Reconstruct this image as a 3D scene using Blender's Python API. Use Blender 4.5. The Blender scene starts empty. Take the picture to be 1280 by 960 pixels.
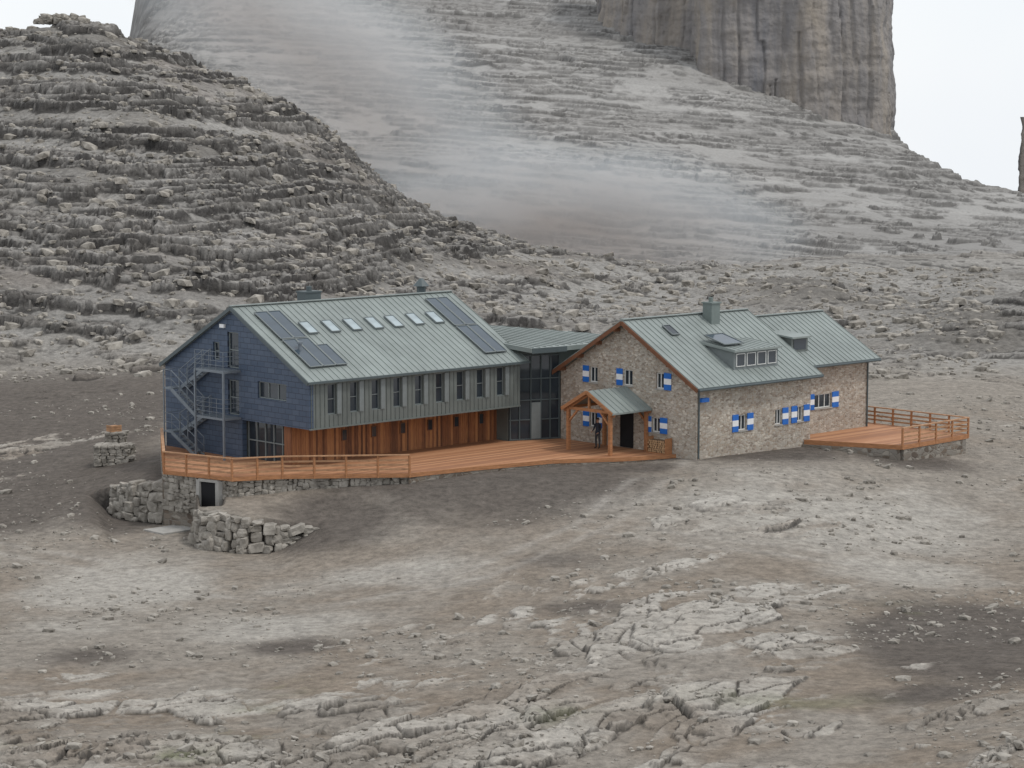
import bpy, bmesh, math, random
import numpy as np
from mathutils import Vector, Matrix
rng = random.Random(7)
sc = bpy.context.scene
sc.view_settings.view_transform = 'Standard'
F = 3000.0; CAMZ = 19.0
P = math.atan(340/3000); cp, sp = math.cos(P), math.sin(P)
TH = math.atan2(.687, .7266)
O = Vector((-10.81, 126.85, 0)); U = Vector((math.cos(TH), math.sin(TH), 0)); V = Vector((-math.sin(TH), math.cos(TH), 0))
CAM = Vector((0, 0, CAMZ))
# ---------------------------------------------------------------- survey helpers
def ray(px, py):
    a = (px-640)/F; b = (py-480)/F
    return Vector((a, cp-b*sp, -sp-b*cp))
def loc(w):
    d = w-O; return Vector((d.dot(U), d.dot(V), d.z))
def wld(u, v, z=0): return O+U*u+V*v+Vector((0, 0, z))
def lr(px, py):
    r = ray(px, py); return loc(CAM), Vector((r.dot(U), r.dot(V), r.z))
def hv(px, py, v0):
    c, d = lr(px, py); p = c+d*((v0-c.y)/d.y); return p.x, p.z
def hu(px, py, u0):
    c, d = lr(px, py); p = c+d*((u0-c.x)/d.x); return p.y, p.z
def hz(px, py, z0):
    c, d = lr(px, py); p = c+d*((z0-c.z)/d.z); return p.x, p.y
def hs(px, py, v0, z0, k):
    c, d = lr(px, py); t = (z0+k*(c.y-v0)-c.z)/(d.z-k*d.y); p = c+d*t; return p.x, p.y, p.z
def ratio(py):
    b = (py-480)/F; return (sp+b*cp)/(cp-b*sp)
# ---------------------------------------------------------------- materials
def nodes(name):
    m = bpy.data.materials.new(name); m.use_nodes = True
    return m, m.node_tree.nodes, m.node_tree.links, m.node_tree.nodes['Principled BSDF']
def mat(name, col, rough=.8, metal=0, ns=3.0, na=.25, bump=0.0, bs=20, spec=.3, col2=None, stretch=None):
    m, n, l, b = nodes(name)
    tc = n.new('ShaderNodeTexCoord'); src = tc.outputs['Object']
    if stretch:
        mp = n.new('ShaderNodeMapping'); mp.inputs['Scale'].default_value = stretch
        l.new(src, mp.inputs['Vector']); src = mp.outputs['Vector']
    nt = n.new('ShaderNodeTexNoise'); nt.inputs['Scale'].default_value = ns; nt.inputs['Detail'].default_value = 6
    nt.inputs['Roughness'].default_value = .65
    l.new(src, nt.inputs['Vector'])
    cr = n.new('ShaderNodeValToRGB')
    cr.color_ramp.elements[0].position = .3; cr.color_ramp.elements[1].position = .7
    c2 = col2 or tuple(min(1, c*(1+na)) for c in col)
    cr.color_ramp.elements[0].color = tuple(c*(1-na) for c in col)+(1,)
    cr.color_ramp.elements[1].color = tuple(c2)+(1,)
    l.new(nt.outputs['Fac'], cr.inputs['Fac']); l.new(cr.outputs['Color'], b.inputs['Base Color'])
    b.inputs['Roughness'].default_value = rough; b.inputs['Metallic'].default_value = metal
    b.inputs['Specular IOR Level'].default_value = spec
    if bump:
        n2 = n.new('ShaderNodeTexNoise'); n2.inputs['Scale'].default_value = bs; n2.inputs['Detail'].default_value = 5
        l.new(src, n2.inputs['Vector'])
        bp = n.new('ShaderNodeBump'); bp.inputs['Strength'].default_value = 1; bp.inputs['Distance'].default_value = bump
        l.new(n2.outputs['Fac'], bp.inputs['Height']); l.new(bp.outputs['Normal'], b.inputs['Normal'])
    return m
M = {}
M['roof'] = mat('zinc_roof', (.215, .243, .232), .5, 0, .5, .17, spec=.4)
M['clad'] = mat('grey_metal_cladding', (.13, .145, .137), .5, 0, .8, .18)
M['fascia'] = mat('dark_metal_trim', (.08, .10, .105), .5, 0, 1, .1)
M['wood'] = mat('orange_larch', (.36, .17, .08), .7, 0, 2.5, .3, stretch=(1, 1, 6))
M['woodlt'] = mat('pale_larch', (.38, .215, .12), .7, 0, 3, .3)
M['steel'] = mat('galvanised_steel', (.17, .195, .22), .5, .2, 3, .1)
M['glass'] = mat('window_glass', (.025, .032, .04), .08, 0, .6, .3, spec=.5)
M['glassb'] = mat('skylight_glass', (.30, .36, .38), .12, 0, .8, .2, spec=.8)  # pale sky reflection put into the glass colour
M['solar'] = mat('solar_glass', (.045, .065, .085), .12, 0, 1, .15, spec=.6)
M['frame'] = mat('white_frame', (.62, .62, .60), .5, 0, 3, .08)
M['frameg'] = mat('grey_frame', (.17, .19, .19), .5, 0, 3, .1)
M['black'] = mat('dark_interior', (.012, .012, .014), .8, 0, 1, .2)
M['blue'] = mat('blue_shutter_paint', (.02, .13, .46), .5, 0, 5, .12)
M['white'] = mat('white_shutter_paint', (.72, .72, .72), .5, 0, 5, .08)
M['conc'] = mat('concrete', (.34, .33, .31), .85, 0, 2, .15, .01)
M['verge'] = mat('red_brown_verge_board', (.17, .075, .04), .7, 0, 3, .2)
M['stone'] = mat('limestone_blocks', (.19, .17, .145), .9, 0, 1.3, .35, .04, 7, col2=(.42, .39, .345))
M['cab'] = mat('green_grey_cabinet', (.15, .18, .17), .5, 0, 3, .1)
M['bark'] = mat('log_bark', (.14, .09, .055), .9, 0, 5, .3)
M['logend'] = mat('log_end', (.42, .27, .15), .8, 0, 5, .25)
def boards_mat(name, axis, w, ramp, st=(9, 9, 1.3)):
    m, n, l, b = nodes(name)
    tc = n.new('ShaderNodeTexCoord'); sx = n.new('ShaderNodeSeparateXYZ'); l.new(tc.outputs['Object'], sx.inputs[0])
    d = n.new('ShaderNodeMath'); d.operation = 'DIVIDE'; d.inputs[1].default_value = w; l.new(sx.outputs[axis], d.inputs[0])
    f = n.new('ShaderNodeMath'); f.operation = 'FLOOR'; l.new(d.outputs[0], f.inputs[0])
    wn = n.new('ShaderNodeTexWhiteNoise'); wn.noise_dimensions = '1D'; l.new(f.outputs[0], wn.inputs['W'])
    mp = n.new('ShaderNodeMapping'); mp.inputs['Scale'].default_value = st; l.new(tc.outputs['Object'], mp.inputs[0])
    nt = n.new('ShaderNodeTexNoise'); nt.inputs['Scale'].default_value = 1.5; nt.inputs['Detail'].default_value = 5; l.new(mp.outputs[0], nt.inputs['Vector'])
    ad = n.new('ShaderNodeMath'); ad.operation = 'MULTIPLY_ADD'; ad.inputs[1].default_value = .5; l.new(nt.outputs['Fac'], ad.inputs[0])
    m2 = n.new('ShaderNodeMath'); m2.operation = 'MULTIPLY'; m2.inputs[1].default_value = .6; l.new(wn.outputs['Value'], m2.inputs[0]); l.new(m2.outputs[0], ad.inputs[2])
    cr = n.new('ShaderNodeValToRGB'); e = cr.color_ramp.elements
    e[0].position = .15; e[0].color = ramp[0]+(1,); e[1].position = .8; e[1].color = ramp[2]+(1,)
    x = e.new(.5); x.color = ramp[1]+(1,)
    l.new(ad.outputs[0], cr.inputs[0]); l.new(cr.outputs[0], b.inputs['Base Color']); b.inputs['Roughness'].default_value = .75
    return m
M['boards'] = boards_mat('larch_board_wall', 0, .16, ((.075, .03, .016), (.23, .09, .037), (.40, .18, .072)))
M['deckw'] = boards_mat('larch_decking', 1, .28, ((.24, .11, .055), (.35, .16, .075), (.45, .23, .12)), (.6, 4, 1))
def slate_mat():
    m, n, l, b = nodes('blue_slate_panels')
    tc = n.new('ShaderNodeTexCoord'); sx = n.new('ShaderNodeSeparateXYZ'); l.new(tc.outputs['Object'], sx.inputs[0])
    cx = n.new('ShaderNodeCombineXYZ'); l.new(sx.outputs[1], cx.inputs[0]); l.new(sx.outputs[2], cx.inputs[1])
    br = n.new('ShaderNodeTexBrick'); br.inputs['Scale'].default_value = 1; br.inputs['Brick Width'].default_value = .6
    br.inputs['Row Height'].default_value = .3; br.inputs['Mortar Size'].default_value = .012
    br.inputs['Color1'].default_value = (.040, .064, .108, 1); br.inputs['Color2'].default_value = (.062, .088, .135, 1)
    br.inputs['Mortar'].default_value = (.018, .026, .045, 1); l.new(cx.outputs[0], br.inputs['Vector'])
    l.new(br.outputs['Color'], b.inputs['Base Color']); b.inputs['Roughness'].default_value = .6
    bp = n.new('ShaderNodeBump'); bp.inputs['Distance'].default_value = .01; bp.invert = True
    l.new(br.outputs['Fac'], bp.inputs['Height']); l.new(bp.outputs[0], b.inputs['Normal'])
    return m
M['slate'] = slate_mat()
def masonry_mat(name, k=1.0, sc_=3.0, con=1.0):
    m, n, l, b = nodes(name)
    tc = n.new('ShaderNodeTexCoord'); mp = n.new('ShaderNodeMapping'); mp.inputs['Scale'].default_value = (1, 1, 1.7)
    nz = n.new('ShaderNodeTexNoise'); nz.inputs['Scale'].default_value = 3; l.new(tc.outputs['Object'], nz.inputs['Vector'])
    vm = n.new('ShaderNodeVectorMath'); vm.operation = 'MULTIPLY_ADD'; vm.inputs[1].default_value = (.14,)*3
    l.new(nz.outputs['Color'], vm.inputs[0]); l.new(tc.outputs['Object'], vm.inputs[2]); l.new(vm.outputs[0], mp.inputs[0])
    v1 = n.new('ShaderNodeTexVoronoi'); v1.inputs['Scale'].default_value = sc_; l.new(mp.outputs[0], v1.inputs['Vector'])
    v2 = n.new('ShaderNodeTexVoronoi'); v2.feature = 'DISTANCE_TO_EDGE'; v2.inputs['Scale'].default_value = sc_; l.new(mp.outputs[0], v2.inputs['Vector'])
    sx = n.new('ShaderNodeSeparateXYZ'); l.new(v1.outputs['Color'], sx.inputs[0])
    cr = n.new('ShaderNodeValToRGB'); e = cr.color_ramp.elements
    av = (.28, .242, .20)
    def C_(c): return tuple(k*(a+(x-a)*con) for a, x in zip(av, c))+(1,)
    e[0].color = C_((.14, .108, .085)); e[1].color = C_((.43, .388, .33))
    x = e.new(.35); x.color = C_((.265, .21, .16)); x = e.new(.7); x.color = C_((.30, .272, .237))
    l.new(sx.outputs[0], cr.inputs[0])
    cr2 = n.new('ShaderNodeValToRGB'); cr2.color_ramp.elements[0].position = .02; cr2.color_ramp.elements[1].position = .10
    l.new(v2.outputs['Distance'], cr2.inputs[0])
    mx = n.new('ShaderNodeMixRGB'); mx.inputs[1].default_value = (.30*k, .27*k, .23*k, 1)
    l.new(cr2.outputs[0], mx.inputs[0]); l.new(cr.outputs[0], mx.inputs[2])
    n3 = n.new('ShaderNodeTexNoise'); n3.inputs['Scale'].default_value = .5; n3.inputs['Detail'].default_value = 5
    l.new(tc.outputs['Object'], n3.inputs['Vector'])
    mr = n.new('ShaderNodeMapRange'); mr.inputs[1].default_value = .3; mr.inputs[2].default_value = .7; mr.inputs[3].default_value = .88; mr.inputs[4].default_value = 1.12
    l.new(n3.outputs['Fac'], mr.inputs[0])
    mu = n.new('ShaderNodeMixRGB'); mu.blend_type = 'MULTIPLY'; mu.inputs[0].default_value = 1
    l.new(mx.outputs[0], mu.inputs[1]); l.new(mr.outputs[0], mu.inputs[2]); l.new(mu.outputs[0], b.inputs['Base Color'])
    bp = n.new('ShaderNodeBump'); bp.inputs['Distance'].default_value = .02; l.new(cr2.outputs[0], bp.inputs['Height']); l.new(bp.outputs[0], b.inputs['Normal'])
    b.inputs['Roughness'].default_value = .9
    return m
M['masonry'] = masonry_mat('rubble_masonry', 1.38, 4.8, .75)
M['masonry2'] = masonry_mat('dry_stone_masonry', .7, 2.4)
# ---------------------------------------------------------------- object helpers
ORG = {}
def thing(name, label, cat, o, group=None):
    e = bpy.data.objects.new(name, None); e.empty_display_size = .5
    e.location = wld(*o); e.rotation_euler[2] = TH
    e['label'] = label; e['category'] = cat
    if group: e['group'] = group
    sc.collection.objects.link(e); ORG[e.name] = Vector(o); return e
class MB:
    def __init__(s): s.v = []; s.f = []; s.m = []
    def add(s, vs, fs, m=0):
        k = len(s.v); s.v += [tuple(x) for x in vs]; s.f += [tuple(i+k for i in f) for f in fs]; s.m += [m]*len(fs); return s
    def box(s, u0, u1, v0, v1, z0, z1, m=0):
        vs = [(u0, v0, z0), (u1, v0, z0), (u1, v1, z0), (u0, v1, z0), (u0, v0, z1), (u1, v0, z1), (u1, v1, z1), (u0, v1, z1)]
        return s.add(vs, [(0, 3, 2, 1), (4, 5, 6, 7), (0, 1, 5, 4), (1, 2, 6, 5), (2, 3, 7, 6), (3, 0, 4, 7)], m)
    def pbox(s, pl, c0, c1, a0, a1, z0, z1, m=0):
        return s.box(a0, a1, c0, c1, z0, z1, m) if pl == 'v' else s.box(c0, c1, a0, a1, z0, z1, m)
    def ext(s, pts, d, m=0):
        n = len(pts); pts = [Vector(p) for p in pts]; d = Vector(d)
        vs = pts+[p+d for p in pts]
        fs = [tuple(range(n))[::-1], tuple(range(n, 2*n))]+[(i, (i+1) % n, n+(i+1) % n, n+i) for i in range(n)]
        return s.add(vs, fs, m)
    def beam(s, p, q, w, h=None, m=0, up=(0, 0, 1)):
        h = h or w; p = Vector(p); q = Vector(q); d = (q-p).normalized(); up = Vector(up)
        if abs(d.dot(up)) > .95: up = Vector((1, 0, 0))
        a = d.cross(up).normalized()*w/2; b = a.cross(d).normalized()*h/2
        vs = [p-a-b, p+a-b, p+a+b, p-a+b, q-a-b, q+a-b, q+a+b, q-a+b]
        return s.add(vs, [(0, 3, 2, 1), (4, 5, 6, 7), (0, 1, 5, 4), (1, 2, 6, 5), (2, 3, 7, 6), (3, 0, 4, 7)], m)
    def cyl(s, p, q, r, r2=None, n=10, m=0, m2=None):
        p = Vector(p); q = Vector(q); r2 = r if r2 is None else r2
        d = (q-p).normalized(); up = Vector((0, 0, 1)) if abs(d.z) < .9 else Vector((1, 0, 0))
        a = d.cross(up).normalized(); b = a.cross(d)
        vs = [p+(a*math.cos(t)+b*math.sin(t))*r for t in [2*math.pi*i/n for i in range(n)]]+[q+(a*math.cos(t)+b*math.sin(t))*r2 for t in [2*math.pi*i/n for i in range(n)]]
        s.add(vs, [(i, (i+1) % n, n+(i+1) % n, n+i) for i in range(n)], m)
        k = len(s.v)-2*n
        s.f += [tuple(k+i for i in range(n))[::-1], tuple(k+n+i for i in range(n))]; s.m += [m if m2 is None else m2]*2
        return s
    def build(s, name, parent, mats, smooth=False, label=None):
        po = ORG[parent.name]
        a = np.array(s.v); c = Vector(((a.min(0)+a.max(0))/2).tolist())
        me = bpy.data.meshes.new(name); me.from_pydata([tuple(Vector(x)-c) for x in s.v], [], s.f)
        for k in mats: me.materials.append(M[k])
        me.polygons.foreach_set('material_index', s.m)
        bm = bmesh.new(); bm.from_mesh(me); bmesh.ops.recalc_face_normals(bm, faces=bm.faces); bm.to_mesh(me); bm.free()
        if smooth: me.polygons.foreach_set('use_smooth', [True]*len(me.polygons))
        ob = bpy.data.objects.new(name, me); sc.collection.objects.link(ob)
        ob.parent = parent; ob.location = c-po; ORG[ob.name] = c
        if label: ob['label'] = label
        return ob
def cut(ob, boxes):
    if not boxes: return
    mb = MB()
    c = ORG[ob.name]
    for b in boxes: mb.box(*b)
    me = bpy.data.meshes.new('t'); me.from_pydata([tuple(Vector(x)-c) for x in mb.v], [], mb.f)
    co = bpy.data.objects.new('t', me); sc.collection.objects.link(co)
    bpy.context.view_layer.update(); co.matrix_world = ob.matrix_world.copy()
    md = ob.modifiers.new('b', 'BOOLEAN'); md.object = co; md.operation = 'DIFFERENCE'; md.solver = 'EXACT'
    bpy.context.view_layer.update(); dg = bpy.context.evaluated_depsgraph_get()
    nm = bpy.data.meshes.new_from_object(ob.evaluated_get(dg)); ob.modifiers.clear(); ob.data = nm
    bpy.data.objects.remove(co)
def window(parent, pl, c, a0, a1, z0, z1, ins=.16, fw=.06, fm='frame', gm='glass', nv=1, nh=0, name='window', sill=False):
    g = MB().pbox(pl, c+ins-.02, c+ins+.01, a0+.01, a1-.01, z0+.01, z1-.01).build(name, parent, [gm])
    f = MB(); q0, q1 = c+ins-.07, c+ins-.022
    f.pbox(pl, q0, q1, a0+.003, a0+fw, z0+.003, z1-.003); f.pbox(pl, q0, q1, a1-fw, a1-.003, z0+.003, z1-.003)
    f.pbox(pl, q0, q1, a0+fw, a1-fw, z0+.003, z0+fw); f.pbox(pl, q0, q1, a0+fw, a1-fw, z1-fw, z1-.003)
    for i in range(nv):
        x = a0+(a1-a0)*(i+1)/(nv+1); f.pbox(pl, q0+.004, q1, x-fw*.45, x+fw*.45, z0+fw, z1-fw)
    for i in range(nh):
        x = z0+(z1-z0)*(i+1)/(nh+1); f.pbox(pl, q0+.008, q1, a0+fw, a1-fw, x-fw*.4, x+fw*.4)
    f.build('frame', g, [fm])
    if sill:
        MB().pbox(pl, c-.06, c+.05, a0-.05, a1+.05, z0-.07, z0-.004).build('sill', g, ['conc'])
    return g
def cb(pl, c, a0, a1, z0, z1, ins=.16):
    return (a0, a1, c-.2, c+ins, z0, z1) if pl == 'v' else (c-.2, c+ins, a0, a1, z0, z1)
def shutter(parent, pl, c, a0, a1, z0, z1):
    s = MB(); h = (z1-z0)
    s.pbox(pl, c-.05, c-.008, a0, a1, z0, z0+h*.33, 0); s.pbox(pl, c-.05, c-.008, a0, a1, z0+h*.33, z0+h*.67, 1); s.pbox(pl, c-.05, c-.008, a0, a1, z0+h*.67, z1, 0)
    s.build('shutter', parent, ['blue', 'white'])
# ================================================================ BUILDING A
zE, zR, kA = 4.85, 8.38, (8.38-4.85)/6.55
LA, WA = 15.5, 13.1
A = thing('mountain_hut', 'modern grey metal and blue slate hut with timber base', 'building', (LA/2, WA/2, 0))
side = MB().ext([(.3, 0, 2.2), (.3, 0, zE-.12), (.3, 6.55, zR-.12), (.3, WA, zE-.12), (.3, WA, -1), (.3, 6, -1), (.3, 6, 2.2)], (LA-.3, 0, 0)).build('side_wall', A, ['clad'])
wu = []
for x in (415, 443, 470, 497, 524, 550, 576, 601, 626):
    u, _ = hv(x, 495, 0); wu.append(u)
wz1 = hv(415, 480, 0)[1]; wz0 = hv(415, 518, 0)[1]
cut(side, [cb('v', 0, u-.30, u+.30, wz0, wz1, .22) for u in wu])
for u in wu:
    window(A, 'v', 0, u-.30, u+.30, wz0, wz1, .20, .05, 'frameg', 'glass', 0, 1)
    MB().box(u+.33, u+.62, -.05, -.002, wz0, wz1).build('shutter', A, ['frameg'])
ribs = MB(); x = .15
while x < LA:
    if not any(abs(x-u) < .34 for u in wu): ribs.box(x-.015, x+.015, -.035, -.002, 2.2, zE-.2)
    else: ribs.box(x-.015, x+.015, -.035, -.002, 2.2, wz0-.02)
    x += .31
ribs.box(0, LA, -.06, -.003, 2.12, 2.2)
ribs.build('cladding_seams', A, ['clad'])
gab = MB().ext([(0, 0, 2.15), (0, 0, zE-.12), (0, 6.55, zR-.12), (0, WA, zE-.12), (0, WA, -.2), (0, 5.9, -.2), (0, 5.9, 2.15)], (.3, 0, 0)).build('gable_wall', A, ['slate'])
b0, a1 = hu(358, 499, 0); b1, a0 = hu(322, 478, 0)
gz0, gz1 = 3.50, 4.42
doors = [(6.15, 7.15, 4.95, 6.95), (6.15, 7.15, 2.35, 4.3), (7.9, 8.5, 5.3, 6.3)]
cut(gab, [cb('u', 0, b0, b1, gz0, gz1, .2)]+[cb('u', 0, d[0], d[1], d[2], d[3], .2) for d in doors])
window(A, 'u', 0, b0, b1, gz0, gz1, .18, .06, 'frameg', 'glass', 2)
for d in doors: window(A, 'u', 0, d[0], d[1], d[2], d[3], .18, .07, 'frameg', 'glass', 0, 1, name='door' if d[1]-d[0] > .8 else 'window')
MB().box(.45, .5, 2.05, 5.85, 0, 2.14).build('glazing', A, ['glass'])
g = MB()
for k in range(6): x = 2.05+k*.76; g.box(.38, .448, x-.03, x+.03, .02, 2.12)
g.box(.37, .446, 2.05, 5.85, 1.02, 1.08); g.build('glazing_frame', A, ['frameg'])
tw = MB().box(.35, LA, 2.03, 2.3, -.3, 2.19)
x = .35
while x < LA:
    tw.box(x+.005, x+.155, 1.985+rng.random()*.02, 2.029, .005, 2.19); x += .16
tw.box(.33, .36, 2.03, 2.6, 0, 2.19)
tw.build('timber_wall', A, ['boards'])
for x in (430, 467, 503, 537, 570, 601):
    u, _ = hv(x, 552, 2.0)
    w = MB().box(u-.16, u+.16, 1.955, 1.98, 1.05, 1.6).build('window', A, ['glass'])
    f = MB()
    for q in (-.18, .18): f.box(u+q-.02, u+q+.02, 1.94, 1.98, 1.02, 1.63)
    f.box(u-.159, u+.159, 1.94, 1.98, 1.01, 1.046); f.box(u-.159, u+.159, 1.94, 1.98, 1.604, 1.64)
    f.build('frame', w, ['verge'])
def roof(parent, u0, u1, ve, vr, vo, ze, k, mats=('roof', 'fascia'), th=.16, step=.43, name='roof', fas=1, back=True):
    r = MB(); zf = lambda v: ze+k*(v-ve) if v <= vr else ze+k*(vr-ve)-k*(v-vr)
    r.ext([(u0, ve, zf(ve)), (u0, vr, zf(vr)), (u0, vo, zf(vo)), (u0, vo, zf(vo)-th), (u0, vr, zf(vr)-th*1.1), (u0, ve, zf(ve)-th)], (u1-u0, 0, 0), 0)
    n = int((u1-u0)/step); nf = Vector((0, -k, 1)).normalized(); nb = Vector((0, k, 1)).normalized()
    for i in range(n+1):
        u = u0+.02+(u1-u0-.04)*i/n
        r.beam(Vector((u, ve+.01, zf(ve)))+nf*.015, Vector((u, vr, zf(vr)))+nf*.015, .022, .045, 0, nf)
        if back: r.beam(Vector((u, vr, zf(vr)))+nb*.015, Vector((u, vo-.01, zf(vo)))+nb*.015, .022, .045, 0, nb)
    r.beam((u0-.01, vr, zf(vr)+.035), (u1+.01, vr, zf(vr)+.035), .3, .05, 0)
    if fas:
        r.beam((u0-.02, ve-.04, zf(ve)-.07), (u1+.02, ve-.04, zf(ve)-.07), .1, .12, 1)
    ob = r.build(name, parent, mats)
    return ob, zf
roofA, zfA = roof(A, -.22, LA+.55, -.2, 6.55, 13.3, zE-.2*kA, kA)
e = MB()
for (va, vb) in ((-.22, 6.55), (13.32, 6.55)):
    e.beam((-.25, va, zfA(va)-.10), (-.25, vb, zfA(vb)-.10), .04, .2, 0)
e.build('verge_trim', A, ['fascia'])
def onslope(parent, name, u0, u1, v0, v1, zf, k, h0, h1, m, rim=None, label=None, sgn=1):
    n = Vector((0, -k*sgn, 1)).normalized()
    def q(u, v, h): return Vector((u, v, zf(v)))+n*h
    b = MB(); b.add([q(u0, v0, h0), q(u1, v0, h0), q(u1, v1, h0), q(u0, v1, h0), q(u0, v0, h1), q(u1, v0, h1), q(u1, v1, h1), q(u0, v1, h1)],
        [(0, 3, 2, 1), (4, 5, 6, 7), (0, 1, 5, 4), (1, 2, 6, 5), (2, 3, 7, 6), (3, 0, 4, 7)])
    ob = b.build(name, parent, [m])
    if rim:
        f = MB(); w = .05; t = h1+.02
        for a, c in (((u0, v0), (u1, v0)), ((u0, v1), (u1, v1)), ((u0, v0), (u0, v1)), ((u1, v0), (u1, v1))):
            f.beam(q(*a, t-.02), q(*c, t-.02), w, .06, 0, n)
        f.build('frame', ob, [rim])
    return ob
def pv(px, py): return hs(px, py, 0, zE, kA)
for (u0, u1, v0, v1) in ((.75, 1.6, 3.35, 5.75), (1.66, 2.5, 3.35, 5.75), (.75, 1.6, .85, 3.25), (1.66, 2.5, .85, 3.25), (2.56, 3.3, .85, 2.6)):
    onslope(roofA, 'solar_panel', u0, u1, v0, v1, zfA, kA, .07, .12, 'solar', 'frameg')
for (x, y) in ((385, 411), (413, 409), (440, 407), (467, 405), (492, 403), (518, 400), (543, 398)):
    u, v, _ = pv(x, y)
    onslope(roofA, 'skylight', u-.33, u+.33, v-.5, v+.5, zfA, kA, .03, .1, 'glassb', 'frameg')
for (u0, u1, v0, v1) in ((13.4, 14.2, 3.3, 5.9), (14.27, 15.07, 3.3, 5.9), (13.4, 14.2, .7, 3.2), (14.27, 15.07, .7, 3.2)):
    onslope(roofA, 'solar_panel', u0, u1, v0, v1, zfA, kA, .07, .12, 'solar', 'frameg')
c = MB().box(5.9, 7.0, 7.6, 8.4, 7.2, 8.75).box(5.85, 7.05, 7.55, 8.45, 8.75, 8.83)
c.cyl((6.45, 8, 8.83), (6.45, 8, 9.1), .16); c.build('chimney', roofA, ['fascia'])
c = MB().cyl((14.9, 7.9, 7), (14.9, 7.9, 8.7), .28).cyl((14.9, 7.9, 8.7), (14.9, 7.9, 9.15), .5, .1); c.build('chimney', roofA, ['fascia'])
u, v, z = pv(375, 440)
MB().cyl((u, v, z-.1), (u, v, z+.45), .1).cyl((u, v, z+.45), (u, v, z+.55), .17).build('vent_pipe', roofA, ['steel'])
st = MB(); rl = MB(); UO = -1.2
for z in (2.3, 4.9):
    st.box(UO, -.03, 5.95, 8.6, z-.12, z)
    for h in (.3, .55, .8, 1.05):
        rl.beam((UO, 5.97, z+h), (UO, 8.58, z+h), .022); rl.beam((UO, 5.97, z+h), (-.05, 5.97, z+h), .022)
    for q in range(5): rl.beam((UO, 5.97+q*.652, z), (UO, 5.97+q*.652, z+1.05), .025)
for vv in (5.97, 8.58): rl.beam((UO, vv, 0), (UO, vv, 4.9), .10)
def flight(ua_, ub2, p, q):
    v0, z0 = p; v1, z1 = q
    for uu in (ua_, ub2):
        st.beam((uu, v0, z0-.08), (uu, v1, z1-.08), .05, .2)
        for h in (.5, 1.0): rl.beam((uu, v0, z0+h), (uu, v1, z1+h), .035 if h > .9 else .02)
        for i in range(4):
            t = i/3; rl.beam((uu, v0+(v1-v0)*t, z0+(z1-z0)*t), (uu, v0+(v1-v0)*t, z0+(z1-z0)*t+1.0), .025)
    n = int(abs(z0-z1)/.18)
    for i in range(1, n):
        t = i/n; st.box(min(ua_, ub2), max(ua_, ub2), v0+(v1-v0)*t-.13, v0+(v1-v0)*t+.13, z0+(z1-z0)*t-.03, z0+(z1-z0)*t)
VM, VN = 10.9, 11.6
flight(-.1, -.58, (8.6, 4.9), (VM, 3.6)); flight(-.64, UO+.03, (VM, 3.6), (8.6, 2.3))
flight(-.1, -.58, (8.6, 2.3), (VM, 1.15)); flight(-.64, UO+.03, (VM, 1.15), (8.6, 0))
for z in (3.6, 1.15):
    st.box(UO, -.03, VM, VN, z-.1, z)
    for h in (.5, 1.0): rl.beam((UO, VM, z+h), (UO, VN, z+h), .025); rl.beam((UO, VN-.02, z+h), (-.03, VN-.02, z+h), .025)
rl.beam((UO, VN-.02, 0), (UO, VN-.02, 4.6), .06)
sto = st.build('staircase', A, ['steel']); rl.build('handrail', sto, ['steel'])
MB().box(-.14, -.01, 7.3, 7.7, 7.15, 7.35).build('wall_lamp', A, ['white'])
# ================================================================ CONNECTOR
C = thing('glazed_link_building', 'dark glazed link building with low metal roof between huts', 'building', (18, 4, 0))
fz = 5.35
pa, pb = Vector((15.52, .95, 0)), Vector((18.5, -.25, 0))
dd = (pb-pa); nn = Vector((dd.y, -dd.x, 0)).normalized()
body = MB().ext([(15.52, 1.05, -.3), (18.46, -.13, -.3), (23.6, -.13, -.3), (23.6, .6, -.3), (20.4, 7.2, -.3), (15.52, 8.5, -.3)], (0, 0, fz+.25)).build('wall', C, ['clad'])
MB().ext([pa+Vector((0, 0, .02)), pb+Vector((0, 0, .02)), pb+Vector((0, 0, fz-.35)), pa+Vector((0, 0, fz-.35))], -nn*.03 if nn.dot(Vector((-1, -1, 0))) > 0 else nn*.03).build('glazing', C, ['glass'])
fo = Vector((-abs(nn.x), -abs(nn.y), 0))
f = MB()
def on(t, z, o=.04): p = pa+dd*t; return Vector((p.x, p.y, z))+fo*o
for t in (.02, .2, .42, .62, .8, .98): f.beam(on(t, 0), on(t, fz-.35), .06, .08)
for z in (.06, 1.2, 2.35, 3.6, fz-.4): f.beam(on(0, z, .045), on(1, z, .045), .08, .06)
f.build('glazing_frame', C, ['fascia'])
MB().ext([on(.43, .08, .06), on(.61, .08, .06), on(.61, 2.2, .06), on(.43, 2.2, .06)], fo*.03).build('door', C, ['frameg'])
def zc(p): return fz+.0+.055*(p[1]+1)
rp = [(15.55, -.9), (18.2, -1.1), (24.2, -1.1), (24.2, .8), (20.6, 7.6), (15.55, 9)]
r = MB()
top = [Vector((p[0], p[1], zc(p)+.18)) for p in rp]
r.ext([t-Vector((0, 0, .26)) for t in top], (0, 0, .26), 0)
x = 15.8
while x < 24:
    vbk = 9-(x-15.55)*.28 if x < 20.6 else 7.6-(x-20.6)*1.89
    r.beam((x, -.85, zc((x, -.85))+.2), (x, vbk, zc((x, vbk))+.2), .025, .05); x += .5
r.build('roof', C, ['roof'])
MB().beam(Vector((15.6, -.9, zc((0, -.9))+.02)), Vector((18.2, -1.12, zc((0, -1.1))+.02)), .06, .3).build('fascia', C, ['fascia'])
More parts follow.
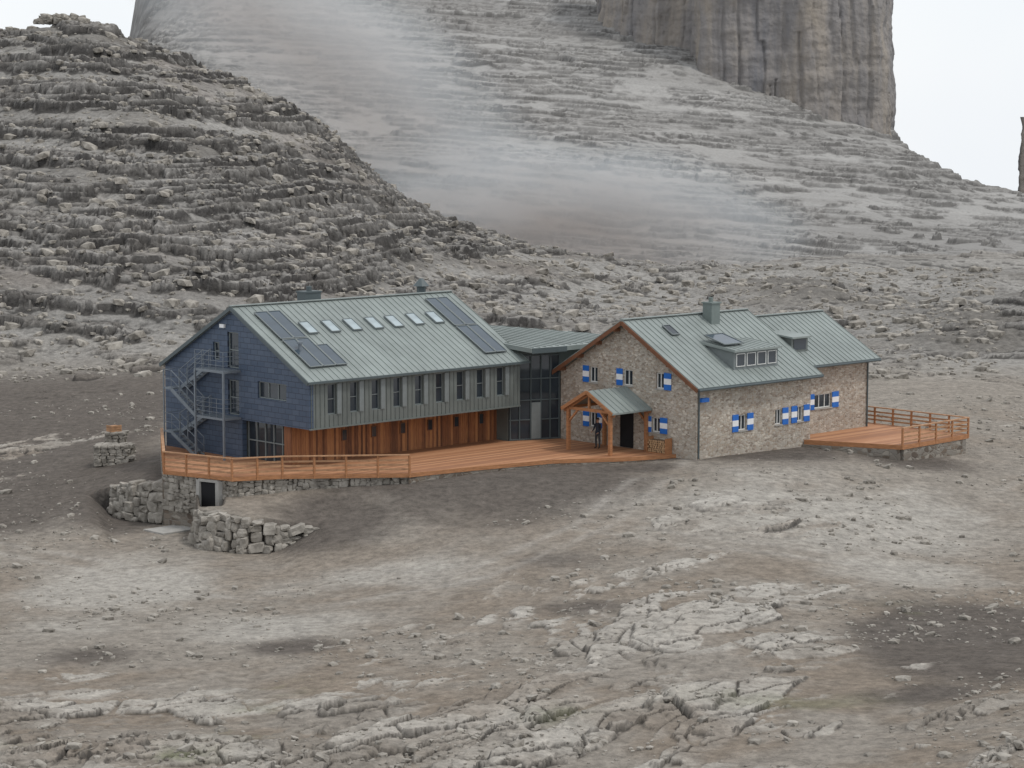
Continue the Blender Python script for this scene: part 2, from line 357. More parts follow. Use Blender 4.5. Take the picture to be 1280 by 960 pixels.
# ================================================================ BUILDING B
BU0, BU1, BV0, BV1 = 18.52, 28.35, -10.98, -.3
zEB, zRB = 4.2, 7.32; vrB = (BV0+BV1)/2; kB = (zRB-zEB)/(vrB-BV0)
B = thing('stone_hut', 'old rubble stone hut with zinc roof and blue white shutters', 'building', ((BU0+BU1)/2, vrB, 0))
wb = MB().ext([(BU0, BV0, -1.6), (BU0, BV0, zEB-.2), (BU0, vrB, zRB-.2), (BU0, BV1, zEB-.2), (BU0, BV1, -1.6)], (BU1-BU0, 0, 0)).build('wall', B, ['masonry'])
gw = []
for (x, y, hw, hh) in ((742, 468, .32, .45), (785, 472, .36, .45), (825, 476, .30, .45), (742, 524, .3, .42), (820, 531, .30, .42)):
    v, z = hu(x, y, BU0); gw.append((v-hw, v+hw, z-hh, z+hh))
fwn = []
for (x, y, hw, hh) in ((928, 528, .34, .44), (973, 521, .28, .44), (1000, 517, .26, .44)):
    u, z = hv(x, y, BV0); fwn.append((u-hw, u+hw, z-hh, z+hh))
cut(wb, [cb('u', BU0, *w) for w in gw]+[cb('v', BV0, *w) for w in fwn])
for w in gw: window(B, 'u', BU0, *w, sill=True)
for w in fwn: window(B, 'v', BV0, *w, sill=True)
for i, w in enumerate(gw):
    if i in (0, 1, 3, 4): shutter(B, 'u', BU0, w[1]+.04, w[1]+.52, w[2]-.03, w[3]+.03)
    if i in (2, 4): shutter(B, 'u', BU0, w[0]-.58, w[0]-.04, w[2]-.03, w[3]+.03)
    if i == 3: shutter(B, 'u', BU0, w[0]-.5, w[0]-.04, w[2]-.03, w[3]+.03)
for i, w in enumerate(fwn):
    shutter(B, 'v', BV0, w[1]+.04, w[1]+.56, w[2]-.05, w[3]+.05)
    if i != 1: shutter(B, 'v', BV0, w[0]-.54, w[0]-.04, w[2]-.05, w[3]+.05)
roofB, zfB = roof(B, BU0-.45, BU1+.45, BV0-.5, vrB, BV1+.5, zEB-.5*kB, kB)
e = MB()
for (va_, vb_) in ((BV0-.5, vrB), (BV1+.5, vrB)):
    e.beam((BU0-.48, va_, zfB(va_)-.16), (BU0-.48, vb_, zfB(vb_)-.16), .05, .22, 0)
    for q in range(4):
        vq = va_+(vb_-va_)*(.15+.25*q); e.box(BU0-.46, BU0-.02, vq-.07, vq+.07, zfB(vq)-.36, zfB(vq)-.15)
e.build('verge_board', B, ['verge'])
g = MB().cyl((BU0-.4, BV0-.56, zfB(BV0-.5)-.12), (BU1+.4, BV0-.56, zfB(BV0-.5)-.12), .07)
g.cyl((BU0+.15, BV0-.06, -.1), (BU0+.15, BV0-.06, zEB-.5), .045); g.build('gutter', B, ['fascia'])
u, z = hv(878, 500, BV0); MB().box(u-.3, u+.3, BV0-.25, BV0-.01, z-.1, z+.12).build('wall_lamp', B, ['blue'])
def dormer(parent, roofo, zf, k, pbl, pr, ytop, nwin, dm='frameg', sl=.12):
    u0, v0, z0 = hs(pbl[0], pbl[1], BV0-.5, zf(BV0-.5), k)
    zt = hv(pbl[0], ytop, v0)[1]; u1 = hv(pr, pbl[1]-8, v0)[0]
    vb = v0+(zt-z0)/(k-sl)
    d = MB().ext([(u0, v0, z0-.3), (u0, v0, zt-.04), (u0, vb, zf(vb)-.05), (u0, vb, zf(vb)-.4)], (u1-u0, 0, 0)).build('dormer', roofo, [dm])
    r = MB(); zz = lambda v: zt+sl*(v-v0)
    r.ext([(u0-.15, v0-.2, zz(v0-.2)), (u0-.15, vb+.3, zz(vb+.3)), (u0-.15, vb+.3, zz(vb+.3)+.12), (u0-.15, v0-.2, zz(v0-.2)+.12)], (u1-u0+.3, 0, 0))
    x = u0-.1
    while x < u1+.14: r.beam((x, v0-.19, zz(v0-.19)+.13), (x, vb+.2, zz(vb+.2)+.13), .022, .04); x += .43
    r.build('dormer_roof', d, ['roof'])
    n = nwin; w = (u1-u0-.2)/n
    for i in range(n):
        a = u0+.1+w*i; fr = MB()
        gg = MB().box(a+.12, a+w-.12, v0-.03, v0-.005, z0+.22, zt-.16).build('window', d, ['glass'])
        for q in (a+.08, a+w-.12): fr.box(q, q+.04, v0-.06, v0-.004, z0+.18, zt-.12)
        fr.box(a+.121, a+w-.121, v0-.06, v0-.004, z0+.18, z0+.219); fr.box(a+.121, a+w-.121, v0-.06, v0-.004, zt-.159, zt-.12)
        fr.build('frame', gg, ['frame'])
    return u0, u1, v0, vb, zz
u0, u1, v0, vb, zz = dormer(B, roofB, zfB, kB, (917, 463), 972, 440, 4)
onslope(roofB, 'solar_panel', u0+.1, u0+1.7, v0+.8, v0+2.4, lambda v: zz(v)+.1+.25*(v-v0-.8)*.6, .2, .12, .17, 'solar', 'frameg')
u, v, z = hs(838, 414, BV0-.5, zfB(BV0-.5), kB)
onslope(roofB, 'skylight', u-.3, u+.3, v-.4, v+.4, zfB, kB, .03, .1, 'glass', 'frameg')
u, v, z = hs(893, 404, BV0-.5, zfB(BV0-.5), kB)
ch = MB().box(u-.36, u+.36, v-.1, v+.6, z-.5, z+1.15).box(u-.42, u+.42, v-.16, v+.66, z+1.15, z+1.23)
ch.cyl((u, v+.3, z+1.23), (u, v+.3, z+1.5), .13); ch.build('chimney', roofB, ['cab'])
EX = thing('stone_extension', 'set back stone extension wing with zinc roof and shuttered window', 'building', (32, vrB, 0))
EU1, EV0, EV1 = 35.3, BV0+1.3, BV1-1.4
zEE = 4.55; vrE = vrB; kE = (6.85-zEE)/(vrE-EV0)
we = MB().ext([(BU1+.01, EV0, -1.6), (BU1+.01, EV0, zEE-.2), (BU1+.01, vrE, 6.65), (BU1+.01, EV1, zEE-.2), (BU1+.01, EV1, -1.6)], (EU1-BU1-.01, 0, 0)).build('wall', EX, ['masonry'])
ea = hv(1018, 502, EV0)[0]; eb = hv(1039, 500, EV0)[0]; ez = hv(1028, 501, EV0)[1]
cut(we, [cb('v', EV0, ea, eb, ez-.42, ez+.42)])
window(EX, 'v', EV0, ea, eb, ez-.42, ez+.42, sill=True, nv=2)
shutter(EX, 'v', EV0, eb+.05, eb+.65, ez-.47, ez+.47); shutter(EX, 'v', EV0, ea-.6, ea-.05, ez-.47, ez+.47)
roofE, zfE = roof(EX, BU1+.05, EU1+.5, EV0-.5, vrE, EV1+.5, zEE-.5*kE, kE)
e = MB()
for (va_, vb_) in ((EV0-.5, vrE), (EV1+.5, vrE)): e.beam((EU1+.53, va_, zfE(va_)-.14), (EU1+.53, vb_, zfE(vb_)-.14), .05, .2, 0)
e.cyl((BU1+.5, EV0-.56, zfE(EV0-.5)-.12), (EU1+.5, EV0-.56, zfE(EV0-.5)-.12), .07).cyl((EU1-.1, EV0-.07, 0), (EU1-.1, EV0-.07, zEE-.4), .045)
e.build('gutter', EX, ['fascia'])
def dorm2():
    u0, v0, z0 = hs(989, 441, EV0-.5, zfE(EV0-.5), kE)
    zt = z0+.85; u1 = u0+1.5; vb = v0+(zt-z0)/(kE-.1)
    d = MB().ext([(u0, v0, z0-.3), (u0, v0, zt), (u0, vb, zfE(vb)-.05), (u0, vb, zfE(vb)-.4)], (u1-u0, 0, 0)).build('dormer', roofE, ['clad'])
    MB().ext([(u0-.12, v0-.2, zt-.02), (u0-.12, vb+.2, zt+.1*(vb-v0)), (u0-.12, vb+.2, zt+.1*(vb-v0)+.1), (u0-.12, v0-.2, zt+.08)], (u1-u0+.24, 0, 0)).build('dormer_roof', d, ['roof'])
    MB().box(u0+.2, u1-.2, v0-.03, v0-.004, z0+.15, zt-.1).build('window', d, ['glass'])
dorm2()
pu0 = 15.5; vc = vrB; hw = 2.0; za, ze_ = 3.5, 2.4
p = MB()
for sgn in (-1, 1):
    a = Vector((pu0-.2, vc, za)); b_ = Vector((pu0-.2, vc+sgn*hw, ze_))
    p.ext([a, b_, b_+Vector((0, 0, -.1)), a+Vector((0, 0, -.1))], (BU0-pu0+.2, 0, 0))
    nn_ = Vector((0, sgn*(za-ze_), hw)).normalized()
    for i in range(8):
        uu = pu0-.15+i*.44; p.beam(Vector((uu, vc, za))+nn_*.02, Vector((uu, vc+sgn*hw, ze_))+nn_*.02, .025, .04, 0, nn_)
pr = p.build('porch_roof', B, ['roof'])
w = MB()
for uu in (pu0, BU0-.12):
    for sgn in (-1, 1):
        w.beam((uu, vc+sgn*1.65, 0), (uu, vc+sgn*1.65, 2.45), .18)
        w.beam((uu, vc, za-.18), (uu, vc+sgn*1.97, ze_-.17), .1, .16)
        w.beam((uu, vc+sgn*1.65, 1.6), (uu, vc+sgn*.9, 2.35), .1)
    w.beam((uu, vc-1.8, 2.42), (uu, vc+1.8, 2.42), .13, .17); w.beam((uu, vc, 2.5), (uu, vc, za-.2), .12)
for sgn in (-1, 1): w.beam((pu0-.1, vc+sgn*1.65, 2.44), (BU0, vc+sgn*1.65, 2.44), .14, .16)
w.beam((pu0-.24, vc, za-.06), (pu0-.24, vc-hw, ze_-.06), .04, .2); w.beam((pu0-.24, vc, za-.06), (pu0-.24, vc+hw, ze_-.06), .04, .2)
w.build('porch_frame', pr, ['wood'])
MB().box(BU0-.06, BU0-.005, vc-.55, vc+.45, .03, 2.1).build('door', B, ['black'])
# ================================================================ DECKS
D = thing('timber_terrace', 'brown larch terrace deck with horizontal plank railing beside the hut', 'terrace', (5, 0, 0))
e1 = hz(205, 588, 0); e2 = hz(290, 597, 0); e3 = hz(353, 594, 0); e4 = hz(512, 592, 0)
front = [e1, e2, e3, e4, hz(590, 584, 0), hz(690, 575, 0), hz(785, 572, 0), hz(846, 568, 0)]
deckpoly = [(-.1, 13.4)]+front+[(18.5, front[-1][1]), (18.5, -.3), (15.52, .94), (15.52, 2.02), (.46, 2.02), (.46, 5.9), (-.01, 5.9), (-.01, 13.4)]
d = MB().ext([(a, b, -.12) for a, b in deckpoly], (0, 0, .12)).build('decking', D, ['deckw'])
def fascia(mb, pts, z0, z1, w=.05, m=0):
    for a, b in zip(pts, pts[1:]): mb.beam((a[0], a[1], (z0+z1)/2), (b[0], b[1], (z0+z1)/2), w, z1-z0, m)
f = MB(); fascia(f, deckpoly[:9], -.2, .02, .06); f.build('edge_board', D, ['wood'])
def inset(pts, d): return [(a+d[0], b+d[1]) for a, b in pts]
f = MB(); fascia(f, inset(front[3:]+[(18.45, front[-1][1])], (.0, .1)), -1.2, -.21, .2); f.build('kerb', D, ['masonry2'])
def railing(parent, pts, z0, hgt=1.0, sp_=1.6):
    mb = MB(); seen = set()
    for a, b in zip(pts, pts[1:]):
        a = Vector((*a, z0)); b = Vector((*b, z0)); L = (b-a).length
        for h, t in ((.24, .10), (.48, .10), (.72, .10)): mb.beam(a+Vector((0, 0, h)), b+Vector((0, 0, h)), .035, t)
        mb.beam(a+Vector((0, 0, hgt)), b+Vector((0, 0, hgt)), .16, .06)
        n = max(1, round(L/sp_))
        for i in range(n+1):
            q = a+(b-a)*i/n; k = (round(q.x, 2), round(q.y, 2))
            if k in seen: continue
            seen.add(k); MB().beam(q+Vector((0, 0, -.2)), q+Vector((0, 0, hgt-.04)), .1).build('post', parent, ['wood'])
    return mb.build('railing', parent, ['woodlt'])
railing(D, [(-.25, 13.2), e1, e2, e3, e4], 0)
wl = thing('retaining_wall', 'low rubble stone retaining wall with doorway under the timber terrace', 'wall', (0, 0, -1))
f = MB(); pts = [(-.3, 13.0)]+[(a+.35, b+.35) for a, b in (e1, e2, e3, e4)]
for a, b in zip(pts, pts[1:]): f.beam((a[0], a[1], -1.9), (b[0], b[1], -1.9), .35, 3.2)
f.build('core', wl, ['masonry2'])
q0 = Vector((*hz(249, 593, 0), 0)); q1 = Vector((*hz(273, 595.5, 0), 0)); dq = (q1-q0).normalized(); nq = Vector((dq.y, -dq.x, 0)); nq = nq if nq.y < 0 or nq.x < 0 else -nq
f = MB().beam(q0-nq*.1+Vector((0, 0, -3)), q0-nq*.1+Vector((0, 0, -.27)), .28, .4).beam(q1-nq*.1+Vector((0, 0, -3)), q1-nq*.1+Vector((0, 0, -.27)), .28, .4).beam(q0-nq*.1+Vector((0, 0, -.29)), q1-nq*.1+Vector((0, 0, -.29)), .4, .12)
f.build('portal_frame', wl, ['conc'])
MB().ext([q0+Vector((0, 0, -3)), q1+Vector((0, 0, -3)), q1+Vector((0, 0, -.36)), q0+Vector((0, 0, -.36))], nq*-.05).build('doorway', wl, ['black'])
D2 = thing('timber_terrace', 'brown larch terrace on stone base with plank railing beside extension', 'terrace', (32, -12, 0))
P1 = hz(1128, 557, .1); P2 = hz(1210, 543, .1); P3 = (P2[0]+.0, P2[1]+8.3)
poly2 = [(BU1-.6, BV0-.06), P1, P2, P3, (EU1+.01, P3[1]), (EU1+.01, EV0-.01), (BU1+.01, EV0-.01), (BU1+.01, BV0-.06)]
MB().ext([(a, b, -.02) for a, b in poly2], (0, 0, .12)).build('decking', D2, ['deckw'])
f = MB(); fascia(f, poly2[:4], -.14, .12, .06); f.build('edge_board', D2, ['wood'])
railing(D2, [P1, P2, P3, (EU1+.05, P3[1])], .1, 1.0, 1.5)
f = MB(); pts = [(poly2[0][0], poly2[0][1]+.1), (P1[0]+.12, P1[1]+.2), (P2[0]-.2, P2[1]+.2), (P3[0]-.2, P3[1])]
for a, b in zip(pts, pts[1:]): f.beam((a[0], a[1], -1.6), (b[0], b[1], -1.6), .4, 2.9)
f.build('base_wall', D2, ['masonry2'])
# ================================================================ TERRAIN
def H(ix, iy, s):
    h = (ix.astype(np.int64)*374761393+iy.astype(np.int64)*668265263+s*982451653) & 0xffffffff
    h = ((h ^ (h >> 13))*1274126177) & 0xffffffff
    h = h ^ (h >> 16)
    return (h & 0xffffff).astype(np.float32)/np.float32(0xffffff)
def vn(x, y, s):
    ix = np.floor(x); iy = np.floor(y); fx = (x-ix).astype(np.float32); fy = (y-iy).astype(np.float32)
    ix = ix.astype(np.int32); iy = iy.astype(np.int32)
    fx = fx*fx*fx*(fx*(fx*6-15)+10); fy = fy*fy*fy*(fy*(fy*6-15)+10)
    a = H(ix, iy, s); b = H(ix+1, iy, s); c_ = H(ix, iy+1, s); d_ = H(ix+1, iy+1, s)
    return (a+(b-a)*fx)*(1-fy)+(c_+(d_-c_)*fx)*fy
def fbm(x, y, s, o=4, g=.5):
    r = 0; a = 1; t = 0
    for i in range(o):
        r = r+a*(vn(x, y, s+i*17)*2-1); t += a; a *= g; x, y = x*1.6+y*1.2+3.1, y*1.6-x*1.2+7.7
    return r/t
def fba(x, y, s, o=4, g=.5):
    r = 0; a = 1; t = 0
    for i in range(o):
        r = r+a*(vn(x, y, s+i*17)*2-1); t += a; a *= g; x, y = x*2.03+3.1, y*2.01+7.7
    return r/t
def vor(x, y, s):
    ix = np.floor(x).astype(np.int32); iy = np.floor(y).astype(np.int32)
    f1 = np.full(x.shape, 9, np.float32); f2 = f1.copy(); cid = np.zeros(x.shape, np.float32)
    for dx in (-1, 0, 1):
        for dy in (-1, 0, 1):
            cx, cy = ix+dx, iy+dy; h = H(cx, cy, s)
            d_ = (cx+h-x)**2+(cy+H(cx, cy, s+5)-y)**2; d_ = d_.astype(np.float32)
            m = d_ < f1
            f2 = np.where(m, f1, np.minimum(f2, d_)); cid = np.where(m, h, cid); f1 = np.where(m, d_, f1)
    return np.sqrt(f1), np.sqrt(f2), cid
def ss(a, b, x):
    t = np.clip((x-a)/(b-a), 0, 1); return t*t*(3-2*t)
def herm(xk, yk, x):
    xk = np.array(xk, float); dx = np.diff(xk); sh = (slice(None),)+(None,)*(yk.ndim-1)
    de = np.diff(yk, axis=0)/dx[sh]; m = np.zeros_like(yk); m[1:-1] = (de[1:]+de[:-1])/2; m[0] = de[0]; m[-1] = de[-1]
    lim = 2.5*np.minimum(np.abs(de[1:]), np.abs(de[:-1])); lim = np.where(de[1:]*de[:-1] <= 0, 0, lim); m[1:-1] = np.clip(m[1:-1], -lim, lim)
    i = np.clip(np.searchsorted(xk, x)-1, 0, len(xk)-2); t = np.clip((x-xk[i])/dx[i], 0, 1)[sh]; h = dx[i][sh]
    return (2*t**3-3*t**2+1)*yk[i]+(t**3-2*t**2+t)*h*m[i]+(-2*t**3+3*t**2)*yk[i+1]+(t**3-t**2)*h*m[i+1]
cols = [-350, 0, 100, 200, 300, 400, 520, 640, 760, 900, 1000, 1110, 1200, 1280, 1640]
def zy(Y, l): return [CAMZ-Y*ratio(p) for p in l]
T = [
(50, [-1, -1, -1, -1, -1.2, -1.4, -1.4, -1.4, -1.4, -1.2, -1, -.6, -.2, 0, .5]),
(70, [-1.5, -1.5, -1.5, -1.6, -1.8, -2, -2, -2, -2, -1.8, -1.5, -1.2, -.9, -.6, 0]),
(85, [-2.5, -2.6, -2.6, -2.6, -2.6, -2.5, -2.4, -2.2, -2, -1.8, -1.8, -1.8, -1.6, -1.4, -1]),
(100, [-3, -3, -3, -3, -3, -2.8, -2.6, -2.3, -2, -1.8, -1.9, -2, -2.1, -2.1, -2]),
(112, [-3.2, -3.2, -3.2, -3.2, -3.1, -2.9, -2.4, -2, -1.7, -1.5, -1.6, -1.9, -2.2, -2.2, -2.2]),
(120, [-3, -3, -3, -1.6, -1.3, -1.9, -1.5, -1.3, -1.1, -.9, -1.1, -1.5, -2, -2, -2]),
(126, [-2.7, -2.7, -2.4, -1.1, -1.0, -.7, -.5, -.4, -.4, -.4, -.6, -1.1, -1.6, -1.8, -2]),
(132, [-2.5, -2.4, -2.0, -.9, -.8, -.5, -.4, -.3, -.3, -.15, -.2, -.8, -1.2, -1.5, -1.8]),
(140, [-2.2, -2, -1.6, -1., -.6, -.4, -.4, -.4, -.4, -.3, -.3, -.6, -1, -1.2, -1.5]),
(155, [-1.5, -1.3, -1, -.6, -.4, -.4, -.4, -.4, -.3, -.3, -.3, -.4, -.6, -.8, -1]),
(170, [-1, -.6, -.3, 0, 0, 0, 0, 0, 0, -.2, -.2, -.2, -.3, -.4, -.6]),
(185, [0, .3, .6, 1, 1.2, 1, .6, .4, .3, 0, 0, 0, 0, 0, 0]),
(200, [4, 4.5, 5, 5, 4.5, 3, 1.2, .6, .5, .2, .2, .2, .2, .2, .2]),
(220, [10, 10, 10.5, 10.5, 9, 6, 2.0, .8, .6, .4, .4, .4, .4, .4, .4]),
(240, [15.5, 15.5, 16.5, 15.8, 14, 9.5, 4, 1.5, .8, .5, .5, .5, .5, .5, .5]),
(260, [20.5, 21, 22.3, 21, 18, 13.5, 6, 3, 1.2, .6, .6, .6, .5, .5, .5]),
(275, [24.5, 26, 27.3, 24.4, 21.0, 16, 7.5, 3.6, 1.6, .7, .8, .7, .5, .3, 0]),
(285, [25.5, 27.4, 28.6, 25.3, 22.3, 16.8, 7.6, 3.4, 1.3, .5, .6, .6, .4, .2, -.2]),
(295, [25, 26.5, 27.8, 24.5, 21.0, 15.5, 6.5, 2, .2, .2, .4, .4, .3, 0, -.5]),
(310, [20, 22, 23, 18, 15, 10, 1, -2, -3, -1, 0, 0, 0, -.2, -1]),
(335, [10, 12, 12, 8, 5, 0, -6, -7, -7, -4, -1.2, -.8, -.8, -1, -2]),
(360, [4, 6, 8, 8, 8, 2, -4, -5, -5, -3, -1.2, -.8, -1, -1.2, -3]),
(400, zy(400, [320, 280, 250, 225, 215, 225, 235, 245, 255, 265, 280, 287, 290, 293, 340])),
(440, zy(440, [320, 250, 210, 165, 140, 150, 160, 170, 175, 190, 205, 225, 250, 266, 330])),
(470, zy(470, [330, 240, 180, 115, 84, 95, 105, 110, 112, 130, 155, 183, 236, 256, 320])),
(490, zy(490, [340, 240, 165, 88, 52, 60, 68, 70, 72, 95, 134, 170, 240, 262, 330])),
(520, zy(520, [360, 260, 150, 50, 8, 12, 18, 22, 28, 60, 110, 160])+[-25, -30, -45]),
(560, [-40, -20, 0]+zy(560, [10, -40, -45, -42, -40, -38, 0, 80])+[-25, -70, -70, -80]),
(620, [-90, -70, -30]+zy(620, [-30, -110, -125, -125, -120, -110, -80, 60])+[-70, -110, -110, -120]),
(720, [-140, -120, -60]+zy(720, [-100, -220, -260, -260, -260, -240, -180, 40])+[-120, -150, -150, -160]),
]
Yk = [t[0] for t in T]; Z = np.array([t[1] for t in T], float)
Ys = np.concatenate([np.arange(57, 100, .12), np.arange(100, 160, .2), np.arange(160, 300, .23), np.arange(300, 345, .9), np.arange(345, 500, .30), np.arange(500, 560, .5), np.arange(560, 720.1, 2.5)])
NC = 1200; pxs = np.linspace(-350, 1630, NC); S = (pxs-640)/F*1.006
Zr = herm(Yk, Z, Ys); Zg = herm(cols, Zr.T.copy(), pxs).T.astype(np.float32)
Xg = (S[None, :]*Ys[:, None]).astype(np.float32); Yg = np.repeat(Ys[:, None], NC, 1).astype(np.float32)
PX = np.repeat(pxs[None, :], len(Ys), 0).astype(np.float32)
dx = Xg-O.x; dy = Yg-O.y; Ug = dx*U.x+dy*U.y; Vg = dx*V.x+dy*V.y
yl = np.interp(PX, [60, 137, 190, 242, 244, 300, 360, 400, 430], [133, 131, 128.1, 127.8, 121.2, 119.6, 119.8, 120.5, 120.5])
mk = ss(.25, -.25, Yg-yl)*ss(100, 140, PX)*ss(415, 330, PX)*ss(100, 112, Yg)
Zg = Zg-.75*ss(244, 250, PX)*ss(280, 272, PX)*ss(122, 123.5, Yg)*ss(128, 127, Yg)
Zg = Zg*(1-mk)+np.minimum(Zg, -3.05)*mk
def blob(px, py, rx, ry, z=-1.5):
    Yc = (CAMZ-z)/ratio(py); Y1 = (CAMZ-z)/ratio(py-ry); Y2 = (CAMZ-z)/ratio(py+ry)
    Xc = (px-640)/F*Yc; rX = rx/F*Yc; rY = (Y1-Y2)/2
    return np.exp(-(((Xg-Xc)/rX)**2+((Yg-Yc)/rY)**2))
def blobs(l):
    r = np.zeros_like(Xg)
    for b in l: r = np.maximum(r, b[4]*blob(*b[:4]) if len(b) > 4 else blob(*b[:4]))
    return r
N1 = fbm(Xg/14, Yg/14, 1, 5); N2 = fbm(Xg/3.2, Yg/3.2, 40, 5, .6); N3 = fbm(Xg/.8, Yg/.8, 80, 3, .6)
NW = fbm(Xg/30, Yg/30, 120, 3); N4 = fbm(Xg/7, Yg/7, 640, 5, .55)
du = np.maximum(np.maximum(-8-Ug, Ug-38), 0); dv = np.maximum(np.maximum(-13-Vg, Vg-14), 0)
calm = ss(0, 7, np.sqrt(du**2+dv**2))
near = ss(168, 150, Yg)
hill = ss(172, 195, Yg)*ss(330, 300, Yg)
mtn = ss(320, 350, Yg)
slopeg = ss(.5, 3, Zg)*hill
rs = np.random.RandomState(5)
def bounds(lo, hi, a, b, p=1.0):
    r = [lo]
    while r[-1] < hi: r.append(r[-1]+a+(b-a)*rs.rand()**p)
    return np.array(r)
def strata(z, bd, a=.6):
    i = np.clip(np.searchsorted(bd, z)-1, 0, len(bd)-2); h = bd[i+1]-bd[i]; t = (z-bd[i])/h
    return (bd[i]+h*ss(a, 1.0, t)).astype(np.float32)
f1, f2, cid = vor((Xg+.5*N2)/2.0, (Yg+.5*N2)/1.3, 11)
ed1 = 1-ss(.0, .10, f2-f1)
f1, f2, cid2 = vor((Xg+1.2*N2)/6.5, (Yg+1.2*N2)/4, 31)
ed2 = 1-ss(0, .07, f2-f1)
f1, f2, cid3 = vor((Xg+.2*N3)/.8, (Yg+.2*N3)/.55, 61)
ed3 = 1-ss(0, .12, f2-f1)
ra = .75; Xr_ = Xg*math.cos(ra)+Yg*math.sin(ra); Yr_ = -Xg*math.sin(ra)+Yg*math.cos(ra)
f1, f2, cj1 = vor((Xr_+.45*N2)/3.0, (Yr_+.45*N2)/1.3, 91); ej1 = 1-ss(0, .06, f2-f1)
f1, f2, cj2 = vor((Xr_+1.0*N2)/8, (Yr_+1.0*N2)/4, 95); ej2 = 1-ss(0, .035, f2-f1)
# ---- near: gravel sheet with bedrock emerging through it
expo = blobs([(300, 950, 700, 100, 1.15), (850, 775, 250, 62, 1.0), (900, 650, 130, 22, 1.0), (1000, 890, 320, 60, .85), (540, 800, 150, 45, .95), (120, 850, 280, 60, 1.0), (20, 560, 60, 20, .7), (620, 880, 280, 70, 1.0), (820, 860, 140, 45, .9), (980, 890, 70, 24, 1.1), (400, 860, 200, 40, .9), (1230, 880, 100, 30, .85)])
expo = expo+.30*N1-(1-calm)*1.5
gs = Zg+near*calm*(.16*N4+.05*N2)
fg = 1+.9*ss(90, 70, Yg)
fold = .35*fbm(Xg/18, Yg/18, 620, 2)+.05*Xg-.05*Yg
bd_n = bounds(-40, 40, .06, .26, 1.3)
zr = gs+(np.minimum(expo-.44, .28)*.5+.30*fbm(Xr_/6+2, Yr_/3.0, 600, 5, .5))*fg
zr = strata(zr+fold+((cj1-.5)*.13+(cj2-.5)*.18+(cid3-.5)*.03)*fg, bd_n, .86)-fold
zr = zr-(.10*ej1*fg+.12*ej2*fg+.02*ed3)-.02
zn = np.where(near > 0, np.maximum(gs+.012*N3, np.where(near > .99, zr, zr-(1-near)*2)), gs)
rk_n = ss(-.03, .04, zr-gs)*near*(near > .9)
# ---- hill and plain behind
bd_h1 = bounds(-60, 160, .5, 2.6, 1.7); bd_h2 = bounds(-60, 160, .14, .62, 1.3)
B2 = fba(Xg/60, Yg/40, 200, 3, .5)
ts = Zg+hill*(1.7*N1+.30*N4+.06*N2)+hill*(1-slopeg)*.4*N4
base = Zg+hill*(1.7*N1+.22*N2)+hill*(1-slopeg)*.9*N4
fo1 = 1.6*B2+.05*Xg+.8*NW; bk = hill*((cid2-.5)*.7+(cid-.5)*.24)
z1 = strata(base+fo1+bk, bd_h1, .62)-fo1
w1 = ss(-.5, .0, fbm(Xg/10, Yg/7, 210, 3))
z1 = base*(1-w1)+z1*w1
fo2 = .8*B2-.02*Xg
z2 = strata(z1+fo2+(cid-.5)*.22+(cid3-.5)*.08, bd_h2, .70)-fo2
z2 = z2-hill*(.15*ed1+.22*ed2+.05*ed3)
off = .40*fbm(Xg/8, Yg/5, 220, 5, .6)+.50*slopeg+.20-.10*ss(.1, .5, NW)
zh = np.maximum(ts+.05*N3, z2+off)
rk_h = ss(-.04, .08, z2+off-ts)
# ---- mountain
B3 = fba(Xg/90, Yg/45, 300, 3, .5)
bd_m1 = bounds(-200, 400, .4, 1.7, 1.6); bd_m2 = bounds(-200, 400, .16, .5)
big = mtn*(3.0*fba(Xg/45, Yg/45, 700, 3)+1.0*N1)
bm_ = Zg+big+mtn*.20*N2
fo3 = 2.0*B3+.08*Xg+.4*N1
z1 = strata(bm_+fo3+.8*(cid2-.5)+.2*(cid-.5), bd_m1, .66)-fo3
w2 = ss(-.7, -.1, fbm(Xg/18, Yg/10, 230, 3)); z1 = bm_*(1-w2)+z1*w2
fo4 = .8*B3+.05*Xg
z2 = strata(z1+fo4+.3*(cid-.5), bd_m2, .66)-fo4-mtn*.22*ed2
offm = .45*fbm(Xg/16, Yg/8, 240, 5, .6)+.50
zm = np.maximum(Zg+big+.12*N4*mtn, z2+offm)
rk_m = ss(-.1, .15, z2+offm-Zg-big)
t1 = ss(160, 172, Yg); t2 = ss(312, 330, Yg)
Zf = zn*(1-t1)+zh*t1; Zf = Zf*(1-t2)+zm*t2
rock = rk_n*(1-t1)+rk_h*t1; rock = rock*(1-t2)+rk_m*t2
Zf = Zf*calm+(1-calm)*np.where((Yg > 112) & (Yg < 165), Zg+.05*N2+.02*N3, Zf)
rock = rock*calm
def pip(poly, x, y):
    ins = np.zeros(x.shape, bool); n = len(poly)
    for i in range(n):
        x0, y0 = poly[i]; x1, y1 = poly[(i+1) % n]
        if y0 == y1: continue
        c_ = ((y0 > y) != (y1 > y)) & (x < (x1-x0)*(y-y0)/(y1-y0)+x0); ins ^= c_
    return ins
Zf = np.where(pip(deckpoly, Ug, Vg) | pip(poly2, Ug, Vg), np.minimum(Zf, -.3), Zf)
Zf = np.where((Ug > -.1) & (Ug < 15.6) & (Vg > 0) & (Vg < 13.2), np.minimum(Zf, -.4), Zf)
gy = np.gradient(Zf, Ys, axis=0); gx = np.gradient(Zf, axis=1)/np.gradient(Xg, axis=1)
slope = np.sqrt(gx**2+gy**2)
def blur(a, k):
    r = a.copy()
    for ax in (0, 1):
        c_ = sum(np.roll(r, i, ax) for i in range(-k, k+1))/(2*k+1); r = c_
    return r
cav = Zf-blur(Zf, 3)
def lerp(a, b, t): return a*(1-t[..., None])+b*t[..., None]
c3 = lambda *c_: np.array(c_, np.float32)
